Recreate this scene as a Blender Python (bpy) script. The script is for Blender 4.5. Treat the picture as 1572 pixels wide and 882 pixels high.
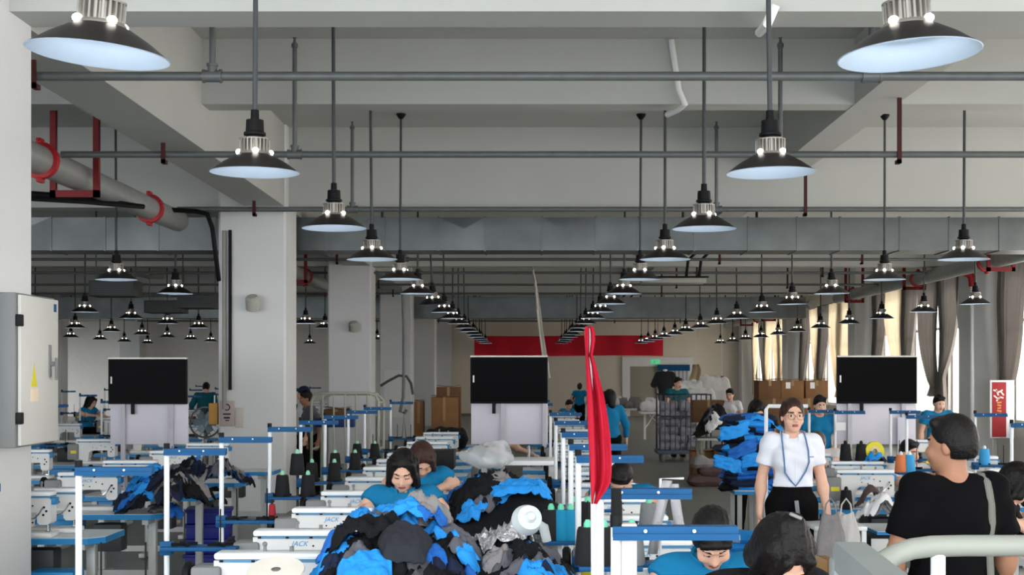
import bpy, bmesh, math, random
import numpy as np
from mathutils import Vector, Matrix, noise

for _o in list(bpy.data.objects): bpy.data.objects.remove(_o)
SC = bpy.context.scene
COL = SC.collection
PI = math.pi
# ------------------------------------------------------------------ camera, sky, sun, exposure
FP, VX, VY, ZC = 2200.0, 806.0, 573.0, 1.84      # focal length in pixels, vanishing point, eye height
cam_d = bpy.data.cameras.new('camera'); cam = bpy.data.objects.new('camera', cam_d); COL.objects.link(cam)
cam.location = (0, 0, ZC); cam.rotation_euler = (PI/2, 0, 0)
cam_d.sensor_width = 36; cam_d.lens = FP/1572*36
cam_d.shift_x = -(VX-786)/1572; cam_d.shift_y = (VY-441)/1572
cam_d.clip_start = .05; cam_d.clip_end = 300
SC.camera = cam
wd = bpy.data.worlds.new('sky'); SC.world = wd; wd.use_nodes = True
wd.node_tree.nodes['Background'].inputs[0].default_value = (.93, .97, 1, 1)
wd.node_tree.nodes['Background'].inputs[1].default_value = 4.3
sun_d = bpy.data.lights.new('sun', 'SUN'); sun_d.energy = 3.2; sun_d.color = (1, .88, .72); sun_d.angle = .02
sun = bpy.data.objects.new('sun', sun_d); COL.objects.link(sun)
sun.rotation_euler = (Vector((-.80, -.28, -.53))).to_track_quat('-Z', 'Y').to_euler()
LAMP_W = 3.6                                     # light of one pendant lamp
day_d = bpy.data.lights.new('window_daylight', 'AREA'); day_d.shape = 'RECTANGLE'; day_d.size = 66; day_d.size_y = 3.2; day_d.energy = 1500; day_d.color = (1, .74, .5)
day = bpy.data.objects.new('window_daylight', day_d); COL.objects.link(day); day.location = (11.2, 28, 1.7)
day.rotation_euler = Matrix(((0, .25, .968), (1, 0, 0), (0, .968, -.25))).to_euler()    # warm daylight from the sunlit yard beyond the windows
SC.view_settings.view_transform = 'Standard'; SC.view_settings.look = 'None'
SC.view_settings.gamma = 1; SC.view_settings.use_curve_mapping = False
SC.view_settings.exposure = 0.16
SC.cycles.max_bounces = 8; SC.cycles.diffuse_bounces = 5; SC.cycles.transparent_max_bounces = 12
SC.cycles.sample_clamp_indirect = 4
SC.cycles.use_denoising = True

def X(px, d): return (px-VX)*d/FP
def Z(py, d): return ZC+(VY-py)*d/FP
def W(px, py, d): return Vector((X(px, d), d, Z(py, d)))

# ------------------------------------------------------------------ materials
def lin(c):
    c = c/255
    return c/12.92 if c <= .04045 else ((c+.055)/1.055)**2.4
def rgb(c): return (lin(c[0]), lin(c[1]), lin(c[2]), 1)
MATS = {}
def mat(name, col, rough=.6, metal=0, var=.06, scale=6, bump=0, bscale=40, emit=None, spec=.3, alpha=1, trans=0, translucent=0):
    if name in MATS: return MATS[name]
    m = bpy.data.materials.new(name); m.use_nodes = True
    nt = m.node_tree; b = nt.nodes['Principled BSDF']
    b.inputs['Roughness'].default_value = rough; b.inputs['Metallic'].default_value = metal
    b.inputs['Specular IOR Level'].default_value = spec
    b.inputs['Base Color'].default_value = rgb(col)
    if var or bump:
        tc = nt.nodes.new('ShaderNodeTexCoord')
    if var:
        n = nt.nodes.new('ShaderNodeTexNoise'); n.inputs['Scale'].default_value = scale; n.inputs['Detail'].default_value = 4
        nt.links.new(tc.outputs['Object'], n.inputs['Vector'])
        r = nt.nodes.new('ShaderNodeMapRange'); r.inputs[1].default_value = .3; r.inputs[2].default_value = .7
        r.inputs[3].default_value = 1-var; r.inputs[4].default_value = 1+var
        nt.links.new(n.outputs[0], r.inputs[0])
        mx = nt.nodes.new('ShaderNodeMix'); mx.data_type = 'RGBA'; mx.blend_type = 'MULTIPLY'; mx.inputs[0].default_value = 1
        mx.inputs[6].default_value = rgb(col); nt.links.new(r.outputs[0], mx.inputs[7])
        nt.links.new(mx.outputs[2], b.inputs['Base Color'])
    if bump:
        n2 = nt.nodes.new('ShaderNodeTexNoise'); n2.inputs['Scale'].default_value = bscale; n2.inputs['Detail'].default_value = 3
        nt.links.new(tc.outputs['Object'], n2.inputs['Vector'])
        bp = nt.nodes.new('ShaderNodeBump'); bp.inputs['Strength'].default_value = bump; bp.inputs['Distance'].default_value = .02
        nt.links.new(n2.outputs[0], bp.inputs['Height']); nt.links.new(bp.outputs[0], b.inputs['Normal'])
    if emit:
        b.inputs['Emission Color'].default_value = rgb(col); b.inputs['Emission Strength'].default_value = emit
    if alpha < 1 or translucent:
        out = nt.nodes['Material Output']; ms = nt.nodes.new('ShaderNodeMixShader')
        if translucent:
            t = nt.nodes.new('ShaderNodeBsdfTranslucent'); t.inputs[0].default_value = rgb(col); ms.inputs[0].default_value = translucent
            nt.links.new(b.outputs[0], ms.inputs[1]); nt.links.new(t.outputs[0], ms.inputs[2])
        else:
            t = nt.nodes.new('ShaderNodeBsdfTransparent'); ms.inputs[0].default_value = alpha
            nt.links.new(t.outputs[0], ms.inputs[1]); nt.links.new(b.outputs[0], ms.inputs[2])
        nt.links.new(ms.outputs[0], out.inputs[0])
    MATS[name] = m
    return m
M = mat
WALL = M('wall_paint', (214, 212, 205), .8, var=.025, scale=1.2)
COLP = M('column_paint', (222, 222, 222), .7, var=.02, scale=1.5)
CEIL = M('ceiling_paint', (190, 191, 187), .85, var=.03, scale=.9)
FLOOR = M('epoxy_floor', (116, 120, 114), .35, var=.12, scale=1.3)
BLACK = M('black_plastic', (18, 18, 20), .5, var=.03, spec=.15)
STEEL = M('painted_steel_pipe', (104, 108, 109), .45, .25, var=.08, scale=9)
DGREY = M('lamp_stem_paint', (72, 76, 78), .5, .2, var=.05)
RED = M('red_oxide_steel', (118, 26, 30), .55, var=.1)
BRTRED = M('red_coupling_paint', (170, 32, 38), .45, var=.08)
DRED = M('dark_red_hanger_paint', (70, 26, 28), .6, var=.1)
WHITE = M('white_enamel', (236, 237, 238), .3, var=.015)
MACH = M('machine_enamel', (222, 222, 220), .3, var=.02)
CAPW = M('machine_cap_white', (244, 247, 250), .25, var=.01)
LBLUE = M('pale_blue_plastic', (150, 196, 226), .4, var=.03)
MGREY = M('machine_motor_grey', (128, 129, 130), .45, var=.05)
BLUE = M('table_edge_blue', (38, 128, 186), .4, var=.05)
RAILB = M('rail_blue', (20, 78, 124), .45, 0, var=.06, spec=.15)
TTOP = M('table_laminate', (214, 222, 228), .35, var=.03)
LEGG = M('table_leg_grey', (178, 180, 178), .4, .1, var=.05)
POSTW = M('white_post', (226, 229, 232), .35, var=.03)
CHROME = M('chrome', (200, 200, 202), .18, .95, var=0)
YEL = M('yellow_sticker', (226, 214, 50), .5, var=.03)
TEAL = M('teal_uniform', (10, 116, 164), .85, var=.08, scale=14, bump=.25, bscale=25)
TEAL2 = M('deep_teal_uniform', (14, 92, 104), .85, var=.08, scale=14, bump=.25, bscale=25)
CLB = M('bright_blue_cloth', (38, 148, 232), .7, var=.1, scale=12, bump=.5, bscale=28)
CLB2 = M('royal_blue_cloth', (30, 102, 188), .75, var=.12, scale=12, bump=.5, bscale=28)
CLK = M('black_cloth', (18, 19, 23), .8, var=.25, scale=12, bump=.7, bscale=30, spec=.2)
CLN = M('navy_cloth', (22, 32, 58), .8, var=.15, scale=12, bump=.5, bscale=28)
CHAR = M('charcoal_cloth', (46, 48, 54), .85, var=.08, scale=12, bump=.3, bscale=30, spec=.15)
CLG = M('slate_grey_cloth', (92, 93, 100), .85, var=.1, scale=12, bump=.5, bscale=28)
CLM = M('mid_grey_cloth', (136, 132, 132), .85, var=.1, scale=12, bump=.5, bscale=28)
CLW = M('white_cloth', (226, 226, 228), .85, var=.05, scale=12, bump=.4, bscale=24)
CLT = M('tan_cloth', (196, 156, 112), .85, var=.1)
CARD = M('cardboard', (132, 96, 62), .85, var=.08, scale=5)
CARDD = M('dark_cardboard', (104, 76, 50), .85, var=.1, scale=5)
TAPE = M('packing_tape', (150, 118, 78), .35, var=.03)
PAPER = M('paper', (232, 232, 230), .8, var=.02)
INK = M('ink', (48, 48, 60), .8, var=0)
SKIN = M('skin', (222, 176, 152), .55, var=.04, scale=18)
SKINM = M('tanned_skin', (164, 118, 94), .55, var=.05, scale=18)
LIPS = M('lips', (164, 84, 78), .5, var=0)
EYEW = M('eye_white', (225, 220, 214), .4, var=0)
EYED = M('dark_iris', (22, 16, 14), .3, var=0)
HAIR = M('black_hair', (17, 14, 14), .5, var=.2, scale=30, bump=.3, bscale=60, spec=.22)
HAIRB = M('brown_hair', (58, 38, 32), .5, var=.2, scale=30, bump=.3, bscale=60, spec=.22)
SHIRTW = M('white_shirt_cotton', (228, 230, 240), .8, var=.03, bump=.2, bscale=14)
TEEK = M('black_tee_cotton', (11, 11, 13), .9, var=.1, bump=.15, bscale=14, spec=.08)
TROUK = M('black_trousers', (11, 11, 13), .85, var=.1, spec=.1)
KHAKI = M('olive_shorts', (88, 92, 80), .85, var=.08)
GALV = M('galvanised_sheet', (104, 108, 108), .36, .8, var=.16, scale=2.2)
SCREEN = M('tv_screen', (4, 4, 6), .3, var=0, spec=.03)
BOARD = M('white_board', (214, 210, 222), .4, var=.015)
FLAGR = M('red_flag_cloth', (176, 18, 46), .75, var=.08, bump=.2, bscale=20)
BANR = M('red_banner_cloth', (208, 30, 52), .8, var=.07, scale=1.5)
CAGE = M('pale_green_tube', (176, 180, 166), .45, var=.05)
GREENP = M('mint_plastic', (110, 206, 170), .5, var=.04)
CREAM = M('cream_grey_steel', (136, 138, 130), .45, var=.04)
FOAM = M('black_foam', (20, 20, 21), .95, var=.1)

# ------------------------------------------------------------------ mesh builder
class MB:
    def __init__(s): s.v = []; s.f = []; s.m = []
    def add(s, vs, fs, m=0):
        o = len(s.v); s.v += [tuple(v) for v in vs]
        for f in fs: s.f.append(tuple(i+o for i in f)); s.m.append(m)
        return s
    def box(s, c, d, m=0, rot=None, bev=0):
        c = Vector(c)
        hx, hy, hz = d[0]/2, d[1]/2, d[2]/2
        if bev <= 0:
            vs = [Vector((x*hx, y*hy, z*hz)) for x in (-1, 1) for y in (-1, 1) for z in (-1, 1)]
            fs = [(0, 1, 3, 2), (4, 6, 7, 5), (0, 4, 5, 1), (2, 3, 7, 6), (0, 2, 6, 4), (1, 5, 7, 3)]
        else:
            bm = bmesh.new(); bmesh.ops.create_cube(bm, size=1)
            for v in bm.verts: v.co = Vector((v.co.x*d[0], v.co.y*d[1], v.co.z*d[2]))
            bmesh.ops.bevel(bm, geom=list(bm.edges), offset=min(bev, .49*min(d)), segments=2, profile=.5, affect='EDGES')
            bm.verts.index_update(); vs = [v.co.copy() for v in bm.verts]; fs = [[v.index for v in f.verts] for f in bm.faces]; bm.free()
        if rot is not None: vs = [rot @ v for v in vs]
        return s.add([v+c for v in vs], fs, m)
    def bb(s, x0, x1, y0, y1, z0, z1, m=0, bev=0):
        return s.box(((x0+x1)/2, (y0+y1)/2, (z0+z1)/2), (abs(x1-x0), abs(y1-y0), abs(z1-z0)), m, None, bev)
    def tube(s, pts, r, n=10, m=0, caps=True, flat=1.0):
        pts = [Vector(p) for p in pts]; k = len(pts)
        rs = r if isinstance(r, (list, tuple)) else [r]*k
        t = [(pts[min(i+1, k-1)]-pts[max(i-1, 0)]).normalized() for i in range(k)]
        a = Vector((0, 0, 1)) if abs(t[0].z) < .9 else Vector((1, 0, 0))
        u = (a-t[0]*a.dot(t[0])).normalized(); vs = []
        for i in range(k):
            u = (u-t[i]*u.dot(t[i])).normalized(); w = t[i].cross(u)
            for j in range(n):
                an = 2*PI*j/n; vs.append(pts[i]+u*(math.cos(an)*rs[i])+w*(math.sin(an)*rs[i]*flat))
        fs = [(i*n+j, i*n+(j+1) % n, (i+1)*n+(j+1) % n, (i+1)*n+j) for i in range(k-1) for j in range(n)]
        if caps: fs += [tuple(range(n-1, -1, -1)), tuple((k-1)*n+j for j in range(n))]
        return s.add(vs, fs, m)
    def cyl(s, a, b, r, r2=None, n=14, m=0): return s.tube([a, b], [r, r if r2 is None else r2], n, m)
    def lathe(s, prof, c=(0, 0, 0), n=24, m=0, rot=None, close=False):
        c = Vector(c); vs = []
        for r, z in prof:
            for j in range(n):
                v = Vector((r*math.cos(2*PI*j/n), r*math.sin(2*PI*j/n), z))
                vs.append((rot @ v if rot is not None else v)+c)
        k = len(prof)
        fs = [(i*n+j, i*n+(j+1) % n, (i+1)*n+(j+1) % n, (i+1)*n+j) for i in range(k-1) for j in range(n)]
        if close: fs += [tuple(range(n-1, -1, -1)), tuple((k-1)*n+j for j in range(n))]
        return s.add(vs, fs, m)
    def prism(s, poly, y0, y1, m=0, ax='y'):
        def P(a, b, t): return (a, t, b) if ax == 'y' else ((t, a, b) if ax == 'x' else (a, b, t))
        n = len(poly); vs = [P(a, b, y0) for a, b in poly]+[P(a, b, y1) for a, b in poly]
        fs = [tuple(range(n)), tuple(range(2*n-1, n-1, -1))]+[(i, n+i, n+(i+1) % n, (i+1) % n) for i in range(n)]
        return s.add(vs, fs, m)
    def ell(s, c, r, m=0, n=12, k=8, rot=None):
        r = (r, r, r) if not isinstance(r, (tuple, list)) else r
        vs = []; c = Vector(c)
        for i in range(1, k):
            th = PI*i/k
            for j in range(n):
                v = Vector((r[0]*math.sin(th)*math.cos(2*PI*j/n), r[1]*math.sin(th)*math.sin(2*PI*j/n), r[2]*math.cos(th)))
                vs.append((rot @ v if rot is not None else v)+c)
        for z in (1, -1):
            v = Vector((0, 0, r[2]*z)); vs.append((rot @ v if rot is not None else v)+c)
        t = (k-1)*n
        fs = [(i*n+j, (i+1)*n+j, (i+1)*n+(j+1) % n, i*n+(j+1) % n) for i in range(k-2) for j in range(n)]
        fs += [(t, j, (j+1) % n) for j in range(n)]+[(t+1, (k-2)*n+(j+1) % n, (k-2)*n+j) for j in range(n)]
        return s.add(vs, fs, m)
    def grid(s, g, m=0):
        r, c = len(g), len(g[0])
        fs = [(i*c+j, i*c+j+1, (i+1)*c+j+1, (i+1)*c+j) for i in range(r-1) for j in range(c-1)]
        o = len(s.v); s.v += [tuple(p) for row in g for p in row]
        for q, f in enumerate(fs):
            s.f.append(tuple(i+o for i in f)); s.m.append(m(q//(c-1), q % (c-1)) if callable(m) else m)
        return s
    def mesh(s, name, mats, ang=38, fix=True):
        me = bpy.data.meshes.new(name); me.from_pydata(s.v, [], s.f)
        for x in (mats if isinstance(mats, (list, tuple)) else [mats]): me.materials.append(x)
        me.polygons.foreach_set('material_index', s.m)
        if fix:
            bm = bmesh.new(); bm.from_mesh(me); bmesh.ops.recalc_face_normals(bm, faces=bm.faces); bm.to_mesh(me); bm.free()
        if ang:
            me.polygons.foreach_set('use_smooth', [True]*len(me.polygons))
            me.set_sharp_from_angle(angle=math.radians(ang))
        me.update(); return me
    def build(s, name, mats, parent=None, ang=38, loc=None, fix=True):
        o = bpy.data.objects.new(name, s.mesh(name, mats, ang, fix)); COL.objects.link(o)
        if parent: o.parent = parent
        if loc is not None: o.location = loc
        return o
def bx(c, d, bev=0, rot=None): return MB().box(c, d, 0, rot, bev)
def rotm(a, ax): return Matrix.Rotation(a, 3, ax)

def tag(o, label=None, cat=None, group=None, kind=None):
    if label: o['label'] = label
    if cat: o['category'] = cat
    if group: o['group'] = group
    if kind: o['kind'] = kind
    return o
def thing(name, label, cat, loc=(0, 0, 0), rz=0, group=None):
    o = bpy.data.objects.new(name, None); COL.objects.link(o); o.empty_display_size = .1
    o.location = loc; o.rotation_euler = (0, 0, rz)
    return tag(o, label, cat, group)
def dup(root, loc, rz=None, label=None, group=None):
    r = root.copy(); COL.objects.link(r); r.location = loc
    if rz is not None: r.rotation_euler = (0, 0, rz)
    if label: r['label'] = label
    if group: r['group'] = group
    for ch in list(root.children):
        c = ch.copy(); COL.objects.link(c); c.parent = r
        for g in list(ch.children):
            d = g.copy(); COL.objects.link(d); d.parent = c
    return r
def struct(name, mb, m, ang=30):
    return tag(mb.build(name, m, None, ang), kind='structure')
def text(name, body, size, m, parent=None, loc=(0, 0, 0), rot=(PI/2, 0, 0), shear=0, ext=.001, align='CENTER'):
    cu = bpy.data.curves.new(name, 'FONT'); cu.body = body; cu.size = size; cu.extrude = ext; cu.shear = shear
    cu.align_x = align; cu.align_y = 'CENTER'; cu.materials.append(m)
    o0 = bpy.data.objects.new('t', cu); COL.objects.link(o0); dg = bpy.context.evaluated_depsgraph_get()
    me = bpy.data.meshes.new_from_object(o0.evaluated_get(dg)); bpy.data.objects.remove(o0); me.name = name
    o = bpy.data.objects.new(name, me); COL.objects.link(o); o.location = loc; o.rotation_euler = rot
    if parent: o.parent = parent
    return o
ORD = ['first', 'second', 'third', 'fourth', 'fifth', 'sixth', 'seventh', 'eighth', 'ninth', 'tenth', 'eleventh', 'twelfth', 'thirteenth', 'fourteenth', 'fifteenth', 'sixteenth', 'seventeenth', 'eighteenth', 'nineteenth', 'twentieth']
def low_table(x0, x1, y0, y1, z, label, name='work_table'):
    t = thing(name, label, 'table', ((x0+x1)/2, (y0+y1)/2, 0)); w, d = (x1-x0)/2, (y1-y0)/2
    MB().bb(-w, w, -d, d, z-.035, z, 0, .006).build('tabletop', TTOP, t); MB().bb(-w-.003, w+.003, -d-.003, d+.003, z-.034, z-.004).build('edge_band', BLUE, t)
    for sx in (-1, 1):
        for sy in (-1, 1): MB().bb(sx*(w-.05)-.02, sx*(w-.05)+.02, sy*(d-.05)-.02, sy*(d-.05)+.02, 0, z-.035).build('leg', LEGG, t)
    return t
def surf(o, p, d):
    from mathutils.bvhtree import BVHTree
    b = BVHTree.FromPolygons([v.co for v in o.data.vertices], [tuple(q.vertices) for q in o.data.polygons]) if o.name not in BV else BV[o.name]
    BV[o.name] = b; h = b.ray_cast(Vector(p), Vector(d).normalized()); return h[0] if h[0] is not None else Vector(p)
BV = {}
def nz(x, y, z=0): return noise.noise(Vector((x, y, z)))
# ------------------------------------------------------------------ the building
XR, XL, YF, YN, H = 9.75, -23.5, 62.0, -1.2, 5.12
BAY = 10.45
struct('floor', MB().bb(XL, XR+.3, YN, YF+.3, -.2, 0), FLOOR, 0)
struct('ceiling', MB().bb(XL, XR+.3, YN, YF+.3, H, H+.2), CEIL, 0)
struct('wall_far', MB().bb(XL, XR+.3, YF, YF+.25, 0, H), M('far_wall_paint', (228, 220, 206), .85, var=.03, scale=.8), 0)
struct('ground', MB().bb(-80, XL-.26, YN, YF+20, -.25, -.1), M('asphalt', (84, 84, 82), .9, var=.1), 0)  # unseen; added outside the left wall to cut light reaching the ceiling from below
struct('wall_far', MB().bb(XL, -5.5, YF-.12, YF, 0, H), M('wall_white', (236, 232, 228), .85, var=.02), 0)
struct('wall_left', MB().bb(XL-.25, XL, YN, YF, 0, .5).bb(XL-.25, XL, YN, YF, 3.4, H).bb(XL-.25, XL, YN, 49, .5, 3.4), WALL, 0)  # unseen; added to darken the left, its opening shaped to brighten the far wall
wr = MB(); wr.bb(XR, XR+.25, YN, YF, 0, .85).bb(XR, XR+.25, YN, YF, 4.0, H)
WINS = []
for b in range(-1, 6):
    y0 = 8.72+.45+BAY*(b-1)+.0
    for o in (.45, 3.55, 6.65):
        a, e = y0+o, y0+o+2.5
        if a > YN+1 and e < YF: WINS.append((a, e))
ys = [YN]+[y for w in WINS for y in w]+[YF]
for i in range(0, len(ys), 2): wr.bb(XR, XR+.25, ys[i], ys[i+1], .85, 4.0)
struct('wall_right', wr, WALL, 0)
GLASS = M('window_glass', (235, 240, 240), .05, var=0, alpha=.12)
FRAME = M('window_frame_alu', (196, 198, 196), .4, .3, var=.03)
for n, (a, e) in enumerate(WINS):
    if e < 24: continue
    fr = MB(); xm = XR+.12
    for y in (a+.03, (a+e)/2, e-.03): fr.bb(xm-.03, xm+.03, y-.03, y+.03, .85, 4.0)
    for z in (.88, 2.9, 3.97): fr.bb(xm-.029, xm+.029, a, e, z-.03, z+.03)
    w = struct(f'window_{n+1}', fr, FRAME, 0)
    p = MB().bb(xm-.004, xm+.004, a+.02, e-.02, .88, 3.98).build('pane', GLASS, w, 0)
# columns
k = 0
def colm(x0, x1, y0, y1):
    c = MB(); b = .03; pl = [(x0+b, y0), (x1-b, y0), (x1, y0+b), (x1, y1-b), (x1-b, y1), (x0+b, y1), (x0, y1-b), (x0, y0+b)]
    c.prism(pl, 0, H, ax='z'); return struct('column', c, COLP)
CY = [8.27+BAY*i for i in range(6)]
for i, y in enumerate(CY):
    colm(-4.04, -3.15, y+(.0 if i == 0 else .15), y+.9+(.0 if i == 0 else .15))
    if i > 0: colm(9.2, XR, y+.35, y+1.25)
    if i > 1: colm(-17.2, -16.3, y+.15, y+1.05)
# beams
ZB, ZS = 4.05, 4.48
for i in range(6):
    y = 8.75+BAY*i-(.1 if i else 0)
    struct('beam', MB().bb(XL, XR, y, y+.4, ZB, H), CEIL, 0)
    struct('beam', MB().bb(XL, XR, y+5.3, y+5.64, ZS, H), CEIL, 0)
for i in range(-1, 6):
    y0, y1 = 8.75+BAY*i+.3, 8.75+BAY*(i+1)-.1
    for x0, x1, zb in ((-3.70, -3.17, ZB), (3.23, 3.64, ZS), (-10.5, -10.1, ZS), (-17.0, -16.5, ZB)):
        struct('beam', MB().bb(x0, x1, max(y0, YN), y1, zb-.006, H), CEIL, 0)
# white conduit bent over the secondary beam
cd = MB().tube([W(1030, 62, 14.02)+Vector((0, -.02, 0)), (1.50, 13.98, 4.6), (1.56, 13.97, 4.46), (1.50, 14.1, 4.43), (1.42, 14.3, 4.42)], .03, 8)
tag(cd.build('conduit', WHITE), 'white conduit bent round the underside of the ceiling beam', 'pipe')
cd = MB().tube([W(1190, 8, 8.7), W(1178, 36, 8.72), W(1166, 50, 9.1)], .03, 8)
tag(cd.build('conduit', WHITE), 'short white conduit slanting under the nearest ceiling beam', 'pipe')
# skirting at far wall
struct('baseboard_far', MB().bb(XL, XR, YF-.02, YF, 0, .12), M('skirting', (120, 116, 110), .6), 0)

# ------------------------------------------------------------------ pendant lamps
LEDM = M('led_disc', (255, 253, 248), .5, var=0, emit=9)
GLINT = M('lamp_light_slot', (255, 252, 240), .4, var=0, emit=7)  # bright spots at the lamp neck, put in as glowing beads
SHO = M('shade_outside', (50, 46, 46), .42, .35, var=.06)
SHI = M('shade_inside', (176, 194, 214), .45, var=.03)
FIN = M('heat_sink_aluminium', (150, 146, 140), .4, .6, var=.05)
def make_lamp():
    t = thing('pendant_lamp', 'x', 'pendant lamp')
    MB().cyl((0, 0, .3), (0, 0, 2.06), .015, n=10).build('stem', DGREY, t)
    MB().lathe([(.02, 2.02), (.045, 2.05), (.06, 2.075), (.06, 2.09), (0, 2.09)], n=16).build('ceiling_cup', BLACK, t)
    MB().lathe([(0, .37), (.024, .37), (.026, .315), (.052, .31), (.055, .24), (.066, .235), (.066, .22), (.05, .215), (.05, .2), (0, .2)], n=18).build('socket', BLACK, t)
    hs = MB(); pl = []
    for j in range(44):
        r = .089 if j % 2 else .07
        for o in (-.35, .35):
            a = 2*PI*(j+o)/44; pl.append((r*math.cos(a), r*math.sin(a)))
    hs.prism(pl, .118, .198, ax='z'); hs.lathe([(.05, .205), (.09, .2), (.09, .192)], n=24); hs.lathe([(.09, .12), (.096, .112), (.096, .1), (.07, .098)], n=24)
    hs.build('heat_sink', FIN, t)
    sh = MB(); sh.lathe([(.09, .108), (.12, .096), (.19, .055), (.258, .006), (.266, .001)], n=40, m=0)
    sh.lathe([(.266, .001), (.262, -.002), (.256, .001), (.188, .05), (.118, .09), (.085, .1)], n=40, m=1)
    sh.build('shade', [SHO, SHI], t, fix=False)
    MB().lathe([(0, .082), (.078, .082), (.08, .088), (.08, .099), (0, .1)], n=24).build('led_disc', LEDM, t)
    for j in range(4):
        a = 2*PI*(j+.25)/4; MB().ell((.092*math.cos(a), .092*math.sin(a), .119), (.02, .02, .017), n=8, k=6).build('light_slot', GLINT, t)
    ld = bpy.data.lights.new('lamp_light', 'AREA'); ld.shape = 'DISK'; ld.size = .15; ld.energy = LAMP_W; ld.color = (1, .97, .93)
    lo = bpy.data.objects.new('lamp_light', ld); COL.objects.link(lo); lo.parent = t; lo.location = (0, 0, .078)
    return t
lamp0 = make_lamp(); first = True
ROWS = [(-1.585, 'the row just left of the middle', 0, 17, True), (1.455, 'the row just right of the middle', 0, 17, True),
        (4.57, 'the row between middle and windows', 3, 17, True), (7.72, 'the row nearest the windows', 6, 17, True),
        (-5.2, 'the first row beyond the columns', 4, 17, False), (-8.5, 'the second row beyond the columns', 7, 17, False),
        (-11.7, 'the third row beyond the columns', 9, 17, False), (-14.9, 'the fourth row beyond the columns', 11, 17, False)]
lr = random.Random(3)
for x, rd, k0, k1, allv in ROWS:
    c = 0
    for k in range(k0, k1):
        d = 5.35+3.2*k; px = VX+x*FP/d
        if not allv and (330 < px < 462 or 500 < px < 575 or px < 46): continue
        lab = f'dark cone pendant lamp, {ORD[c]} from the front in {rd}'; c += 1
        l = lamp0 if first else dup(lamp0, (0, 0, 0)); first = False
        l['label'] = lab; l['group'] = 'pendant lamps'
        l.location = (x+lr.uniform(-.02, .02), d+lr.uniform(-.06, .06), 3.03)
        tx, ty = lr.uniform(-.012, .012), lr.uniform(-.012, .012)
        if k == 0: tx, ty = (.035, .075) if x < 0 else (-.045, -.045)
        elif k == 6 and x == -1.585: tx = -.09
        l.rotation_euler = (tx, ty, lr.uniform(0, 6))
        if k == 0: l.rotation_euler = (tx, ty, .35)

# ------------------------------------------------------------------ sprinkler pipes
ZP = 3.94
PY = [10.13, 13.75, 18.34, 22.2, 26.4, 29.9, 33.9, 37.6, 44.4, 48.2, 52.5, 57.3]
for i, y in enumerate(PY):
    x0, x1 = (-4.6 if i < 3 else -15.5), (8.36 if y > 22 else XR-.1)
    p = thing('sprinkler_pipe', f'long grey sprinkler pipe across the hall, {ORD[i]} from the front', 'pipe', (0, y, ZP), 0, 'sprinkler pipes across the hall')
    MB().cyl((x0+.15 if i < 3 else x0, 0, 0), (x1, 0, 0), .032 if i < 3 else .028, n=12).build('pipe', STEEL, p)
    for xs in (-2.21, 2.45):
        if i >= 6 and i % 2: continue
        rs = MB().cyl((xs, 0, .03), (xs, 0, 1.04), .022, n=10).build('riser', STEEL, p)
        MB().lathe([(.022, 1.02), (.032, 1.03), (.032, 1.06), (.014, 1.08), (.012, 1.11), (.02, 1.115), (.02, 1.12), (0, 1.12)], (xs, 0, 0), 10).build('sprinkler_head', STEEL, rs)
        f = MB().cyl((xs-.06, 0, 0), (xs+.06, 0, 0), .043, n=12).cyl((xs, 0, 0), (xs, 0, .085), .034, n=12)
        for sx in (-.06, .06): f.cyl((xs+sx-.008, 0, 0), (xs+sx+.008, 0, 0), .049, n=12)
        f.cyl((xs, 0, .07), (xs, 0, .088), .042, n=12).build('tee_fitting', STEEL, p)
    for xs, zt in ((-3.46, ZB), (3.58, ZS), (6.2, H)):
        if xs == 6.2 and i < 4: continue
        hm = MB().bb(xs-.02, xs+.02, -.06, -.035, -.09, zt-ZP).bb(xs-.02, xs+.02, -.06, .05, -.09, -.055)
        hm.build('hanger', DRED, p)
def mainpipe(x, y0, y1, z, label, elbow=None, rings=(), brks=(), name='sprinkler_main'):
    p = thing(name, label, 'pipe', (x, y0, z)); r = .14
    pts = [(0, 0, 0), (0, y1-y0, 0)]
    if elbow: pts = [(0, 0, 0), (0, y1-y0-.3, 0), (elbow*.1, y1-y0-.1, 0), (elbow*.3, y1-y0, 0), (elbow*1.6, y1-y0, 0)]
    MB().tube(pts, r, 20).build('pipe', M('grey_main_pipe', (158, 160, 158), .4, .3, var=.06), p)
    for yy in rings:
        g = MB().lathe([(.14, -.05), (.175, -.045), (.18, 0), (.175, .045), (.14, .05)], (0, yy-y0, 0), 22, 0, rotm(PI/2, 'X'))
        for s in (-1, 1): g.box((.0, yy-y0, .185*s), (.05, .12, .05), 0, None, .01).cyl((.0, yy-y0-.08, .19*s), (0, yy-y0+.08, .19*s), .012, n=8)
        g.build('coupling', BRTRED, p)
    for yy in brks:
        g = MB()
        for s in (-1, 1): g.bb(s*.22-.03, s*.22+.03, yy-y0-.03, yy-y0+.03, -.22, H-z-.004)
        g.bb(-.25, .25, yy-y0-.03, yy-y0+.03, -.22, -.15)
        g.build('bracket', RED, p)
    return p
mainpipe(-4.6, 9.4, 19.0, 3.86, 'fat grey sprinkler main with red couplings left of the front column', None, (12.7, 13.6, 17.55), (14.65,))
mainpipe(-4.6, 21.3, 39.6, 3.86, 'fat grey sprinkler main behind the metal duct left of the columns', None, (26.4, 29.9, 33.9), (28.6, 36))
mainpipe(8.5, 22.4, 39.0, 3.885, 'fat grey sprinkler main with red brackets running along the windows', None, (26.4, 31.0, 37.2), (25.6, 31.3, 37))
mainpipe(8.5, 42.3, 60.5, 3.885, 'fat grey sprinkler main along the windows beyond the second duct', None, (44.4, 48.2, 52.5), (45.2, 50.0, 55))
e = thing('drop_pipe', 'vertical white pipe with red elbow beside the window column', 'pipe', (9.05, 29.0, 0))
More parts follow.
